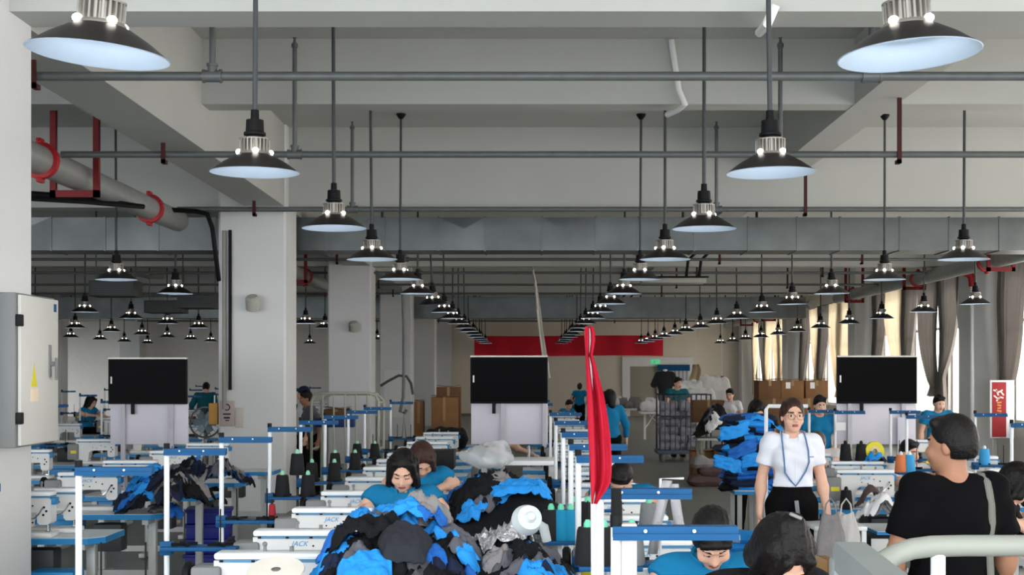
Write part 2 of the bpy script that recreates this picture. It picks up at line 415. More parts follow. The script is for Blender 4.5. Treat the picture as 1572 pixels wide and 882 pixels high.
MB().cyl((0, 0, .1), (0, 0, 3.7), .04).build('pipe', WHITE, e)
MB().tube([(0, 0, 3.6), (0, 0, 3.72), (-.03, 0, 3.82), (-.14, 0, 3.88), (-.26, 0, 3.9), (-.42, 0, 3.92)], [.07, .075, .08, .08, .08, .07], 14).build('elbow', BRTRED, e)

# ------------------------------------------------------------------ ducts
def duct(x0, x1, y, z0, z1, dep, label, step):
    t = thing('air_duct', label, 'duct', (x0, y, z0)); rr = random.Random(int(y)); x = 0; L = x1-x0; hh = z1-z0; i = 0
    while x < L-.05:
        w = min(L-x, step*rr.uniform(.75, 1.2)); b = MB(); q = rr.uniform(.003, .011)*(-1 if rr.random() < .5 else 1)
        xa, xb = x+.006, x+w-.006
        vs = [(xa, 0, 0), (xb, 0, 0), (xb, 0, hh), (xa, 0, hh), ((xa+xb)/2+rr.uniform(-.1, .1), -q, hh*rr.uniform(.35, .65)), (xa, dep, 0), (xb, dep, 0), (xb, dep, hh), (xa, dep, hh)]
        b.add(vs, [(0, 1, 4), (1, 2, 4), (2, 3, 4), (3, 0, 4), (0, 5, 6, 1), (3, 2, 7, 8), (5, 8, 7, 6), (0, 3, 8, 5), (1, 6, 7, 2)])
        b.build('duct_section', GALV, t, 4)
        if x > 0: MB().bb(x-.012, x+.012, -.012, dep+.012, -.012, hh+.012).build('flange', GALV, t, 0)
        x += w; i += 1
    return t
duct(-9.2, XR-.3, 20.25, 3.58, 4.045, .7, 'galvanised air duct crossing the whole hall behind the second beam', .8)
duct(-15, 8.1, 41.3, 3.44, 4.04, .7, 'galvanised air duct crossing the hall farther back', 1.5)
for k2, (px, py, d, w) in enumerate(((170, 442, 24, .75), (250, 470, 30, .8), (300, 462, 27, .7))):
    c = W(px, py, d); u = thing('fan_coil_unit', ['dark hanging air unit behind the first lamp beyond the columns', 'smaller dark air unit hanging farthest back at left', 'dark air unit hanging close to the front column at left'][k2], 'air unit', c)
    MB().bb(-w/2, w/2, 0, .6, -.13, .13, 0, .01).build('casing', M('dark_unit', (70, 72, 72), .6), u)
    g = MB()
    for j in range(6): g.bb(-w/2+.05, w/2-.05, -.012, 0, -.1+j*.036, -.085+j*.036)
    g.build('grille', DGREY, u)
    for s in (-1, 1): MB().cyl((s*(w/2-.04), .3, .12), (s*(w/2-.04), .3, H-c.z), .012, n=6).build('rod', DGREY, u)
for px, py, d, lab in ((1035, 430, 27.5, 'flat grey hanging baffle on black arms right of the middle lamps'), (930, 487, 45, 'flat grey hanging baffle farther back above the red banner')):
    c = W(px, py, d); u = thing('ceiling_baffle', lab, 'baffle', c)
    MB().bb(-.62, .62, 0, .5, -.05, .05, 0, .02).build('board', M('panel_grey', (176, 176, 168), .6), u)
    MB().bb(-.66, .66, -.02, .02, .05, .08).build('edge_bar', BLACK, u)
    for s in (.25, .5): MB().tube([(s, .2, .04), (s+.04, .2, .4), (s+.35, .25, .7), (s+.35, .25, H-c.z)], .03, 6).build('arm', BLACK, u)
# black cables by column 2
for i, (a, lab) in enumerate((((318, 326), 'black cable hanging from the pipe left of the front column'),)):
    pts = [W(262, 322, 18.2), W(300, 324, 18.3), W(318, 328, 18.3), W(326, 350, 18.3), W(331, 390, 18.3), W(336, 430, 18.5)]
    tag(MB().tube(pts, .03, 8).build('power_cable', BLACK), lab, 'cable')
    tag(MB().tube([W(45, 297, 15), W(120, 302, 15.4), W(210, 316, 16.2)], .03, 8).build('power_cable', BLACK), 'upper black cable running under the big pipe at left', 'cable')
    tag(MB().tube([W(45, 304, 15), W(130, 309, 15.4), W(220, 317, 16.2)], .03, 8).build('power_cable', BLACK), 'lower black cable running under the big pipe at left', 'cable')
# ------------------------------------------------------------------ fittings on columns and walls
def cabinet():
    x0, x1, y0, y1, z0, z1 = -3.149, -2.99, 8.46, 9.17, 1.40, 2.32
    t = thing('electrical_cabinet', 'pale grey electrical cabinet with warning sticker fixed to the nearest column', 'cabinet', (x0, y0, z0))
    w, l, h = x1-x0, y1-y0, z1-z0
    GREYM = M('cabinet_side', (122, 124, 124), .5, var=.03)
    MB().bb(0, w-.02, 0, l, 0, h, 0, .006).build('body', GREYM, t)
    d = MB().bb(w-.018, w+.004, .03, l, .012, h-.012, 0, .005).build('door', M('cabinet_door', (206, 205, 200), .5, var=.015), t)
    for z in (.14, .72): MB().bb(w-.02, w+.016, .0, .05, z, z+.07, 0, .006).build('hinge', BLACK, t)
    MB().bb(w, w+.012, .52, .56, .42, .62, 0, .005).cyl((w+.012, .54, .5), (w+.035, .54, .5), .014, n=10).box((w+.04, .56, .47), (.012, .03, .14), 0, None, .004).build('handle', MGREY, d)
    s = MB(); s.prism([(.2, .36), (.31, .36), (.255, .5)], w+.0045, w+.006, ax='x').build('warning_sticker', YEL, d)
    MB().bb(w+.004, w+.0055, .19, .33, .27, .35).build('paper_label', M('label_peach', (236, 216, 190), .7), d)
    MB().bb(w+.004, w+.0055, .62, .67, .83, .88).build('blue_label', RAILB, d)
cabinet()
def speaker(px, py, d, r, lab):
    t = thing('column_speaker', lab, 'speaker', W(px, py, d)); P2 = M('speaker_plastic', (176, 174, 166), .5)
    R1 = rotm(.5, 'X')
    MB().lathe([(0, r*1.1), (r*.7, r*1.05), (r*.95, r*.8), (r, 0), (r*1.02, -r*.8), (r*.9, -r*.9)], n=22, rot=R1).build('housing', P2, t)
    MB().lathe([(r*.9, -r*.9), (r*.5, -r*.8), (0, -r*.75)], n=22, rot=R1).build('grille', MGREY, t)
    MB().bb(-r*.3, r*.3, r*.3, .16, r*.2, r*.7).build('bracket', P2, t)
speaker(388, 465, 18.74, .095, 'round grey speaker high on the front column')
speaker(543, 501, 29.2, .1, 'round grey speaker high on the second column')
CF = CY[1]+.15
def pxbox(name, x0, y0, x1, y1, d, dep, m, lab, cat, bev=.005):
    return tag(MB().bb(0, X(x1, d)-X(x0, d), -dep, 0, 0, Z(y0, d)-Z(y1, d), 0, bev).build(name, m, None, 30, (X(x0, d), d, Z(y1, d))), lab, cat)
t = thing('notice_plate', 'pinkish grey metal notice plate low on the front column', 'sign', W(349, 634, CF-.002))
wpl, hpl = X(361, CF)-X(338, CF), .33
MB().bb(-wpl/2, wpl/2, -.03, 0, -hpl/2, hpl/2, 0, .006).build('plate', M('plate_pink', (186, 170, 166), .5), t)
g = MB(); g.lathe([(.03, 0), (.045, 0)], (0, -.032, .08), 20, 0, rotm(PI/2, 'X')); g.bb(-.05, .05, -.033, -.03, -.02, -.0).bb(-.04, .04, -.033, -.03, -.07, -.045); g.bb(-.02, .03, -.034, -.03, -.1, -.085)
g.build('printed_symbols', INK, t)
pxbox('wall_pad', 361, 625, 374, 656, CF, .01, M('pad_beige', (206, 200, 190), .7), 'pale beige patch beside the notice plate on the front column', 'pad')
tag(MB().cyl((0, 0, 0), (0, 0, 2.35), .028, n=10).build('conduit', M('conduit_grey', (150, 148, 142), .5), None, 38, (X(345, CF), CF-.03, Z(628, CF))), 'grey conduit down the front column into the notice plate', 'pipe')
tag(MB().cyl((0, 0, 0), (0, 0, 2.1), .022, n=10).build('conduit', BLACK, None, 38, (X(354, CF), CF-.03, Z(598, CF))), 'dark conduit down the front column right of the grey one', 'pipe')
# far wall: shutter, doorway, exit sign, banner
d = YF-.01
def wallbox(n, x0, y0, x1, y1, dep, m): return struct(n, MB().bb(X(x0, d), X(x1, d), d-dep, d, max(0, Z(y1, d)), Z(y0, d), 0, .01), m)
wallbox('door_1', 967, 562, 1007, 660, .06, M('shutter_grey', (164, 160, 148), .6, var=.03, scale=3))
struct('trim_1', MB().bb(X(955, d), X(967, d), d-.12, d, 0, Z(548, d)).bb(X(955, d), X(1062, d), d-.1, d, Z(562, d), Z(548, d)).bb(X(1054, d), X(1064, d), d-.12, d, 0, Z(548, d)), WHITE, 0)
t = thing('doorway_curtain', 'pale strip curtain with blue top band in the far doorway', 'curtain', (X(1009, d), d-.2, 0))
wc = X(1058, d)-X(1009, d)
MB().grid([[(wc*i/40, .03*math.sin(i*1.3), .05+(Z(567, d)-.05)*j/6) for i in range(41)] for j in range(7)]).build('strips', M('pvc_strip', (196, 200, 206), .3), t)
MB().bb(0, wc, -.05, .05, Z(567, d)-.05, Z(563, d)+.1).build('top_band', RAILB, t)
wallbox('door_2', 474, 558, 505, 720, .05, M('door_grey', (104, 106, 104), .5))
t = thing('exit_sign', 'small green lit exit sign above the far shutter', 'exit sign', W(1006, 555, YF-.15))
MB().bb(-.2, .2, 0, .05, -.09, .09, 0, .01).build('case', M('exit_green', (70, 200, 140), .4, var=0, emit=.6), t)
g = MB().ell((-.03, -.003, .05), (.018, .004, .018)).tube([(-.03, -.003, .03), (-.04, -.003, -.02), (-.08, -.003, -.06)], .012, 6).tube([(-.04, -.003, -.02), (0, -.003, -.03), (0, -.003, -.07)], .011, 6).tube([(-.08, -.003, .02), (-.03, -.003, .025), (.03, -.003, 0)], .01, 6)
g.bb(.06, .15, -.004, 0, -.008, .008).prism([(.13, .03), (.17, 0), (.13, -.03)], -.004, 0).build('symbols', WHITE, t)
d = 58.0
bn = []
for j in range(9):
    bn.append([(X(728, d)+(X(1018, d)-X(728, d))*i/70, d+.04*math.sin(i*.55)+.03*math.sin(i*.23+j*.3), Z(546+math.sin(i*.09)*.6, d)+(Z(515, d)-Z(546, d))*j/8) for i in range(71)])
t = thing('banner', 'long red cloth banner hanging across the far end of the hall', 'banner', (0, 0, 0))
MB().grid(bn).build('cloth', BANR, t)
for px in (735, 870, 1010): MB().cyl(W(px, 516, d), (X(px, d), d, H), .012, n=6).build('cord', DGREY, t)
# pale hanging strip
t = thing('hanging_strip', 'pale fabric strip hanging from the ceiling pipes before the red banner', 'strip', (0, 0, 0))
d = 29.85; g = []
for j, (x0, x1, y) in enumerate(((814, 815, 400), (817, 819, 415), (820, 823, 434), (821, 826, 445), (823, 830, 475), (827, 834, 510), (832, 840, 546), (836, 845, 580))):
    g.append([Vector((X(x0+(x1-x0)*i/4, d), d-.1+.03*math.sin(i*1.5+j), Z(y, d))) for i in range(5)])
o = MB().grid(g).build('cloth', M('pale_strip', (214, 210, 200), .8), t); o.modifiers.new('s', 'SOLIDIFY').thickness = .01
MB().tube([W(814, 396, d), W(816, 404, d-.05), W(821, 436, d-.1)], .014, 6).build('knot_cord', M('pale_strip', (214, 210, 200)), t)

# ------------------------------------------------------------------ curtains on the window side
CURT = M('grey_curtain', (122, 117, 112), .9, var=.08, scale=3, translucent=.22, spec=.1)
CURTL = M('cream_curtain', (214, 200, 174), .9, var=.06, scale=3, translucent=.4, spec=.1)
rc = random.Random(11)
for wi, (a, e) in enumerate([w for w in WINS if w[1] > 26]):
    rl = thing('curtain_rail', f'curtain rail over the {ORD[wi]} window from the front', 'curtain rail', (XR-.15, a-.45, 4.03), 0, 'curtain rails')
    MB().cyl((0, 0, 0), (0, e-a+.9, 0), .018, n=8).build('rod', STEEL, rl)
    for yy in (.1, e-a+.8): MB().bb(0, .15, yy-.012, yy+.012, -.012, .012).build('bracket', STEEL, rl)
    for side in (0, 1):
        ya = a-.35 if side == 0 else e+.35; dirn = 1 if side == 0 else -1
        full = rc.uniform(1.35, 1.9); zt, zb = 4.03, rc.choice((.75, .95, 1.1, 1.3)); tie = rc.uniform(1.35, 2.0); g = []; ph = rc.uniform(0, 6); fq = rc.uniform(1.6, 2.3)
        for j in range(24):
            q = j/23; z = zt+(zb-zt)*q
            if z > tie: wdt = full*(1-.66*((zt-z)/(zt-tie))**2.2)
            else: wdt = full*(.26+.22*((tie-z)/(tie-zb+.01)))
            off = .1*q
            g.append([Vector((XR-.15+(.035+.02*q)*math.sin(i*fq+ph+.3*math.sin(z*1.6))-.03*math.sin(z*1.7+ph)*min(1, q*4), ya+dirn*(off+wdt*i/26), z)) for i in range(27)])
        light = rc.random() < (.2 if wi < 3 else .5)
        o = MB().grid(g).build('curtain', CURTL if light else CURT)
        tag(o, f'{"cream" if light else "grey"} curtain gathered at the {"near" if side == 0 else "far"} side of the {ORD[wi]} window', 'curtain', 'window curtains')
# loose pale cloths and a red bundle hung at the far windows
for i, (px, py, d, w, h, m, lab) in enumerate(((1068, 580, 52, .55, 1.0, CURTL, 'cream cloth hanging beside the far end of the windows'), (1108, 588, 50, .28, .5, BRTRED, 'small red cloth bundle hanging by the far windows'))):
    g = [[Vector((w*(u/8-.5)*(.35+.65*(v/10)**.7)+.03*math.sin(v*.8), .08*math.sin(u*1.3+v*.3), h*(.5-v/10))) for u in range(9)] for v in range(11)]
    MB(); o = MB().grid(g).build('hung_cloth', m, None, 38, W(px, py, d)); MB().cyl((0, 0, h*.5-.02), (0, 0, H-Z(py, d)), .008, n=6).build('string', WHITE, o); o.modifiers.new('s', 'SOLIDIFY').thickness = .02; tag(o, lab, 'cloth')
# red standing poster at right
t = thing('poster_stand', 'narrow red poster on a white board standing by the right column', 'poster', W(1540, 672, 28.2))
MB().bb(-.26, .22, 0, .04, 0, 1.14, 0, .008).build('board', WHITE, t)
MB().bb(-.22, .06, -.006, 0, .02, 1.1).build('poster', M('poster_red', (150, 38, 44), .6, var=.06), t)
g = MB()
for q, (px, pz, a, l) in enumerate(((-.15, .93, .3, .1), (-.12, .9, 1.2, .13), (-.06, .92, -.5, .11), (-.02, .88, .9, .1), (-.14, .8, .7, .12), (-.1, .77, -.9, .11), (-.04, .8, .2, .09))):
    g.box((px, -.008, pz), (l, .004, .028), 0, rotm(a, 'Y'))
g.build('white_brush_strokes', M('poster_white', (232, 214, 206)), t)
g = MB()
for q in range(5): g.box((-.08, -.008, .7-q*.055), (.09-.01*(q % 3), .004, .03), 0, rotm(.3*(q % 2)-.1, 'Y'))
g.build('gold_brush_strokes', M('poster_gold', (206, 140, 78)), t)
for s in (-.2, .16): MB().cyl((s, .02, -.58), (s, .02, 0), .015, n=8).build('leg', LEGG, t)
# ------------------------------------------------------------------ sewing stations
TXT = {}
def machine_parts(sticker=True, logo=True):
    P = []
    b = MB(); arm = [(-.235, .03), (-.235, .268), (.215, .268), (.238, .25), (.238, .1), (.215, .085), (.165, .085), (.15, .1), (.145, .165), (-.04, .165), (-.075, .14), (-.09, .03)]
    b.prism(arm, -.06, .06); b.bb(-.24, .25, -.09, .09, 0, .035, 0, .012); body = b; P.append(('body', b, [MACH, BLACK], 25))
    c = MB().bb(-.235, .24, -.068, .068, .272, .303, 0, .012); cap = c; P.append(('top_cap', c, [CAPW, MGREY], 38))
    P.append(('cap_trim', MB().bb(-.21, .236, -.0655, .0655, .262, .273), M('cap_trim_blue', (84, 138, 176), .4), 0))
    P.append(('needle_head', MB().bb(.185, .262, -.045, .045, .215, .262, 0, .006), BLUE, 38))
    P.append(('motor', MB().bb(-.335, -.2, -.085, .07, .05, .245, 0, .016).bb(-.325, -.215, -.09, -.08, .07, .17, 0, .004), MGREY, 38))
    P.append(('hand_wheel', MB().lathe([(0, -.02), (.05, -.02), (.062, -.01), (.062, .01), (.05, .02), (0, .02)], (-.36, 0, .2), 20, 0, rotm(PI/2, 'Y')), BLACK, 38))
    n = MB().cyl((.2, 0, .03), (.2, 0, .1), .006, n=8).cyl((.215, 0, .045), (.215, 0, .1), .004, n=6).bb(.19, .225, -.03, .015, .036, .044)
    P.append(('needle_bar', n, CHROME, 38))
    s = MB()
    for x, z, r in ((.12, .21, .006), (.07, .225, .005), (.195, .2, .008), (.21, .175, .008), (.19, .15, .008), (.02, .19, .005), (-.03, .2, .005), (-.06, .07, .006), (-.19, .05, .006)):
        s.cyl((x, -.064, z), (x, -.058, z), r, n=8)
    for x in (-.2, -.06, .06): s.bb(x-.008, x+.008, -.068, -.06, .262, .272)
    body.add(s.v, s.f, 1)
    l = MB().tube([(.1, -.062, .12), (.14, -.09, .13), (.17, -.085, .16), (.19, -.07, .2)], .005, 6); P.append(('knee_lever', l, CHROME, 38))
    g = MB().cyl((-.02, .0, .3), (-.02, 0, .33), .008, n=8).ell((-.02, 0, .335), .012, 0, 8, 6).cyl((.1, 0, .3), (.1, 0, .325), .01, n=8); cap.add(g.v, g.f, 1)
    if sticker: P.append(('sticker', MB().bb(-.29, -.22, -.0915, -.0885, .13, .165), YEL, 0))
    return P
LOGOB = M('logo_blue', (70, 150, 206), .5, var=0)
def make_machine(full=True, **k):
    if full:
        t = thing('sewing_machine', 'x', 'sewing machine')
        for n, b, m, a in machine_parts(**k): b.build(n, m, t, a)
        text('logo', 'JACK', .036, LOGOB, t, (.0, -.0615, .235), shear=.35, ext=.0006)
        return t
    b = MB(); ms = []
    for n, q, m, a in machine_parts(**k):
        if n in ('knee_lever',): continue
        m = m if isinstance(m, list) else [m]
        for x in m:
            if x not in ms: ms.append(x)
        o_ = len(b.v); b.v += q.v; b.f += [tuple(i+o_ for i in f) for f in q.f]; b.m += [ms.index(m[k]) for k in q.m]
    o = b.build('sewing_machine', ms, None, 30); o['category'] = 'sewing machine'; return o
def make_table(w=1.15, dp=.55, full=True):
    P = []
    pl = [(-w/2, -dp/2), (w/2-.09, -dp/2), (w/2, -dp/2+.1), (w/2, dp/2), (-w/2, dp/2)]
    P.append(('tabletop', MB().prism(pl, .707, .745, ax='z'), TTOP))
    e = MB(); pe = [(x*1.006, y*1.012) for x, y in pl]; e.prism(pe, .703, .742, ax='z'); P.append(('edge_band', e, BLUE))
    for s in (-1, 1):
        l = MB().bb(s*(w/2-.14)-.03, s*(w/2-.14)+.03, -.035, .035, .03, .7, 0, .006).bb(s*(w/2-.14)-.025, s*(w/2-.14)+.025, -.24, .24, .66, .703, 0, .004).bb(s*(w/2-.14)-.03, s*(w/2-.14)+.03, -.27, .27, 0, .045, 0, .006)
        P.append(('leg', l, LEGG))
    P.append(('crossbar', MB().bb(-w/2+.14, w/2-.14, .08, .12, .22, .27), LEGG))
    P.append(('control_box', MB().bb(.02, .24, -.2, -.03, .45, .66, 0, .01), M('control_dark', (58, 60, 62), .5)))
    P.append(('drawer', MB().bb(-.4, -.12, -.25, .1, .6, .7, 0, .006), BLUE if full else BLUE))
    if full:
        t = thing('sewing_table', 'x', 'table')
        for n, b, m in P: b.build(n, m, t)
        return t
    b = MB(); ms = []
    for n, q, m in P:
        if m not in ms: ms.append(m)
        b.add(q.v, q.f, ms.index(m))
    o = b.build('sewing_table', ms, None, 30); o['category'] = 'table'; return o
def make_stand(L=.3, zr=1.45, full=True):
    P = [('post', MB().cyl((0, 0, 0), (0, 0, zr+.02), .014, n=10).bb(-.06, .06, -.1, .1, 0, .02), POSTW)]
    r = MB().prism([(-.018, -.02), (.018, -.02), (.018, .02), (-.018, .02)], 0, .01, ax='x')
    r = MB().bb(-.01, L, -.024, .024, zr-.016, zr+.014, 0, .003).bb(-.01, L, -.03, -.024, zr-.02, zr-.004); rail = r; P.append(('upper_rail', r, [RAILB, WHITE]))
    s = MB()
    for x in (.07, .19): s.cyl((x, -.031, zr+.003), (x, -.024, zr+.003), .0045, n=8)
    rail.add(s.v, s.f, 1)
    P.append(('post_cap', MB().cyl((0, 0, zr+.01), (0, 0, zr+.04), .0155, n=10), BLACK))
    P.append(('cone_tray', MB().bb(-.02, .36, -.07, .07, .955, .975, 0, .004).bb(-.03, .03, -.03, .03, .93, 1.0, 0, .006), RAILB))
    g = MB()
    for x in (.09, .27):
        g.cyl((x, 0, .97), (x, 0, 1.16), .004, n=6)
        for a in (0, PI/2): g.box((x, 0, .985), (.13, .014, .014), 0, rotm(a+.5, 'Z'))
    P.append(('spool_pins', g, BLACK))
    if full:
        t = thing('thread_stand', 'x', 'thread stand')
        for n, b, m in P: b.build(n, m, t)
        return t
    b = MB(); ms = []
    for n, q, m in P:
        m = m if isinstance(m, list) else [m]
        for x in m:
            if x not in ms: ms.append(x)
        o_ = len(b.v); b.v += q.v; b.f += [tuple(i+o_ for i in f) for f in q.f]; b.m += [ms.index(m[k]) for k in q.m]
    o = b.build('thread_stand', ms, None, 30); o['category'] = 'thread stand'; return o
def make_cone(m, core=GREENP, h=.16, r=.055):
    t = thing('thread_cone', 'x', 'thread cone')
    MB().lathe([(0, 0), (r*.95, 0), (r, .01), (r*.78, h-.02), (r*.68, h-.008), (0, h-.008)], n=18).build('thread', m, t)
    MB().lathe([(.3*r, h-.01), (.3*r, h+.006), (.15*r, h+.022), (0, h+.022)], n=12).build('core', core, t)
    return t
PROTO = {}
def get(kind, full):
    k = (kind, full)
    if k not in PROTO:
        PROTO[k] = [{'m': make_machine, 't': make_table, 's': make_stand}[kind](full=full), False]
    p = PROTO[k]; used = p[1]; p[1] = True
    return (lambda loc, rz=0: dup(p[0], loc, rz)) if used else (lambda loc, rz=0: (setattr(p[0], 'location', loc), setattr(p[0], 'rotation_euler', (0, 0, rz)), p[0])[2])
def put(kind, full, loc, label, group, rz=0):
    o = get(kind, full)(loc, rz); o['label'] = label; o['group'] = group; return o
BLKT, TEALT, GRYT, REDT, ORT, BLUT = (M(n, c, .8, var=.05, scale=60) for n, c in (('black_thread', (26, 26, 28)), ('teal_thread', (20, 128, 168)), ('grey_thread', (120, 122, 124)), ('red_thread', (150, 34, 44)), ('orange_thread', (220, 130, 80)), ('blue_thread', (66, 158, 214))))
CONES = {}
NCON = {}
def cone(m, loc, where, core=GREENP):
    cn = {BLKT: 'black', TEALT: 'teal', GRYT: 'grey', REDT: 'red', ORT: 'orange', BLUT: 'light blue'}[m]
    k = (m, core)
    if k in CONES: o = dup(CONES[k], loc)
    else: o = CONES[k] = make_cone(m, core); o.location = loc
    o['label'] = f'{cn} thread cone {where}'; o['group'] = 'thread cones'; return o
def clab(i): return ORD[i] if i < 20 else str(i)
# row A : tables left of the white columns
for i, (ty, my) in enumerate(((9.68, 9.78), (11.27, 11.35), (12.87, 12.9), (14.45, 14.5), (16.05, 16.05))):
    tb = put('t', True, (-3.36, ty, .015), f'blue edged sewing table, {ORD[i]} from the front in the far left row', 'sewing tables')
    put('m', True, (-3.28 if i == 0 else (-3.45 if i == 1 else -3.55), my, .76), f'white sewing machine, {ORD[i]} from the front in the far left row', 'sewing machines')
put('m', True, (-3.36, 9.52-.03, .76), 'white sewing machine head at the very front of the far left row', 'sewing machines')
# row B : left of the garment heap
BD = [6.39, 7.3, 8.5, 9.7, 11.0, 12.2, 13.3, 14.3, 15.5, 16.7, 18, 19.4]
for i, y in enumerate(BD):
    full = i < 7
    put('m', full, (-1.14, y, .745), f'white sewing machine, {ORD[i]} from the front in the row left of the heap', 'sewing machines')
    put('t', full, (-1.2, y+.02, 0), f'sewing table, {ORD[i]} from the front in the row left of the heap', 'sewing tables')
for i, y in enumerate((4.9, 5.78, 7.2, 8.5, 10.1, 11.5, 12.9, 14.6, 16.1, 19.2)):
    put('s', i < 8, (-1.8 if i else -2.1, y, 0), f'blue railed thread stand, {ORD[i]} from the front in the row left of the heap', 'thread stands')
    if i in (4, 5, 6, 7):
        for j, xx in enumerate((.09, .27)): cone(BLKT, (-1.8+xx, y, .975), f'{"left" if j == 0 else "right"} on the tray of the {ORD[i]} stand left of the heap', M('pale_green_core', (150, 214, 180)))
        if i == 4: cone(BLKT, (-1.8+.18, y+.09, 1.12), f'hanging behind the tray of the {ORD[i]} stand left of the heap', M('pale_green_core', (150, 214, 180)))
c_ = make_cone(REDT, BLACK, .1, .024); c_.location = (-1.50, 8.5, .975); tag(c_, 'small red thread cone standing alone in front of the white column', 'thread cone', 'thread cones'); c_['category'] = 'thread cone'
# row C : right of the heap
CD = [5.15, 6.9, 8.05, 9.2, 10.4, 11.6, 12.8, 14.0, 15.2, 16.5]
for i, y in enumerate(CD):
    full = i < 7
    put('m', full, (.56, y, .745), f'white sewing machine, {ORD[i]} from the front in the row right of the flag', 'sewing machines')
    put('t', full, (.55, y+.02, 0), f'sewing table, {ORD[i]} from the front in the row right of the red flag', 'sewing tables')
CSD = (3.55, 4.7, 6.6, 7.66, 9.2, 11.4, 13.8)
for i, y in enumerate(CSD):
    s_ = put('s', i < 8, ((.245 if i else .226), y, 0), f'blue railed thread stand, {ORD[i]} from the front in the row beside the flag', 'thread stands')
    if i == 0:
        MB().cyl((0, 0, 1.465), (0, 0, 1.555), .013, n=12).build('foam_sleeve', FOAM, s_)
        MB().bb(.012, .05, -.02, .02, .9, 1.47, 0, .004).build('side_plate', M('pinkish_plate', (206, 190, 188), .5), s_)
def rack(px0, px1, pys, dd, label):
    t = thing('cone_rack', label, 'rack', (X(px0, dd), dd, 0)); w = X(px1, dd)-X(px0, dd); z = Z(pys, dd)
    MB().bb(0, w, -.07, .07, z-.02, z, 0, .004).build('shelf', RAILB, t)
    MB().cyl((w*.5, .05, 0), (w*.5, .05, z-.02), .014, n=10).build('post', POSTW, t)
    return z
z = rack(838, 884, 828, 7.2, 'blue cone rack with teal cones left of the flag pole')
for m, px, w in ((BLKT, 846, 'leftmost on the rack left of the flag pole'), (TEALT, 861, 'in the middle of the rack left of the flag pole'), (TEALT, 876, 'at the right end of the rack left of the flag pole')): cone(m, (X(px, 7.2), 7.2, z), w)
z = rack(888, 985, 866, 5.8, 'blue cone rack with dark cones behind the flag pole')
for m, px, w in ((BLKT, 902, 'just left of the flag pole'), (BLKT, 927, 'right behind the flag pole'), (GRYT, 970, 'at the right end of the rack behind the flag pole')): cone(m, (X(px, 5.8), 5.8, z), w)
z = rack(872, 912, 812, 7.9, 'blue cone rack hidden behind the flag pole and its dark cones')
for m, px, w in ((GRYT, 880, 'on the rear rack left of the flag'), (BLKT, 902, 'on the rear rack against the flag')): cone(m, (X(px, 7.9), 7.9, z), w)
z = rack(985, 1010, 816, 7.5, 'small blue cone rack beside the grey straps')
cone(GRYT, (X(996, 7.5), 7.5, z), 'alone beside the grey webbing straps')
# row D : near the standing woman and the man
for i, (y, x) in enumerate(((10.2, 3.02), (11.85, 2.8), (13.0, 3.0), (14.3, 2.8), (15.6, 2.9))):
    put('m', i < 4, (x, y, .745), f'white sewing machine, {ORD[i]} from the front in the row behind the standing woman', 'sewing machines')
    put('t', i < 4, (x, y+.02, 0), f'blue edged sewing table, {ORD[i]} from the front in the row behind the standing woman', 'sewing tables')
for i, (px, dd) in enumerate(((1242, 14.9), (1282, 14.5), (1392, 13.0), (1367, 14.6))):
    put('s', i < 3, (X(px, dd), dd, 0), f'white post thread stand, {["just right of the standing woman", "below the right television at its left", "before the face of the woman at right", "below the middle of the right television"][i]}', 'thread stands')
cone(BLKT, (X(1298, 13), 13.0, 1.05), 'left of the yellow tape roll', BLACK); cone(BLKT, (X(1322, 13), 13.0, 1.05), 'touching the yellow tape roll', BLACK)
z = rack(1376, 1403, 724, 12.7, 'small cone rack before the face of the woman at right')
cone(ORT, (X(1383, 12.7), 12.7, z), 'before the face of the woman at right', POSTW); cone(BLUT, (X(1396, 12.7), 12.7, z), 'right of the orange one before the woman at right', POSTW)
cone(BLKT, (X(1299, 11.6), 11.6, .745), 'on the table below the grey motor at right', BLACK)
# row E : far right beyond the man
for i, (y, x) in enumerate(((10.3, 3.95), (12.0, 4.1), (13.8, 4.3), (15.5, 4.6), (17.2, 4.9))):
    put('m', False, (x, y, .745), f'white sewing machine, {ORD[i]} from the front in the row to the right of the man', 'sewing machines')
    put('t', False, (x, y+.02, 0), f'sewing table, {ORD[i]} from the front in the row to the right of the man', 'sewing tables')
for i, (px, dd) in enumerate(((1497, 13.6), (1553, 10.9))):
    put('s', True, (X(px, dd), dd, 0), f'white post thread stand right of the man, {["nearer to his head", "at the edge by the red poster"][i]}', 'thread stands')
cone(BLUT, (4.36, 13.6, .975), 'right of the head of the man in black', POSTW)
# far rows at left and in the middle
for r, (x, y0, y1, st, nm) in enumerate(((-5.3, 15, 40, 2.4, 'first row beyond the columns'), (-7.4, 20, 44, 2.8, 'second row beyond the columns'), (-9.6, 25, 46, 3.2, 'third row beyond the columns'), (.6, 18.2, 30, 2.2, 'middle row under the red banner'))):
    y = y0; i = 0
    while y < y1:
        put('m', False, (x+.1, y, .745), f'distant sewing machine, {ORD[i]} from the front in the {nm}', 'distant sewing machines')
        put('t', False, (x, y, 0), f'distant sewing table, {ORD[i]} from the front in the {nm}', 'distant sewing tables')
        put('s', False, (x-.55, y, 0), f'distant thread stand, {ORD[i]} from the front in the {nm}', 'distant thread stands')
        y += st; i += 1
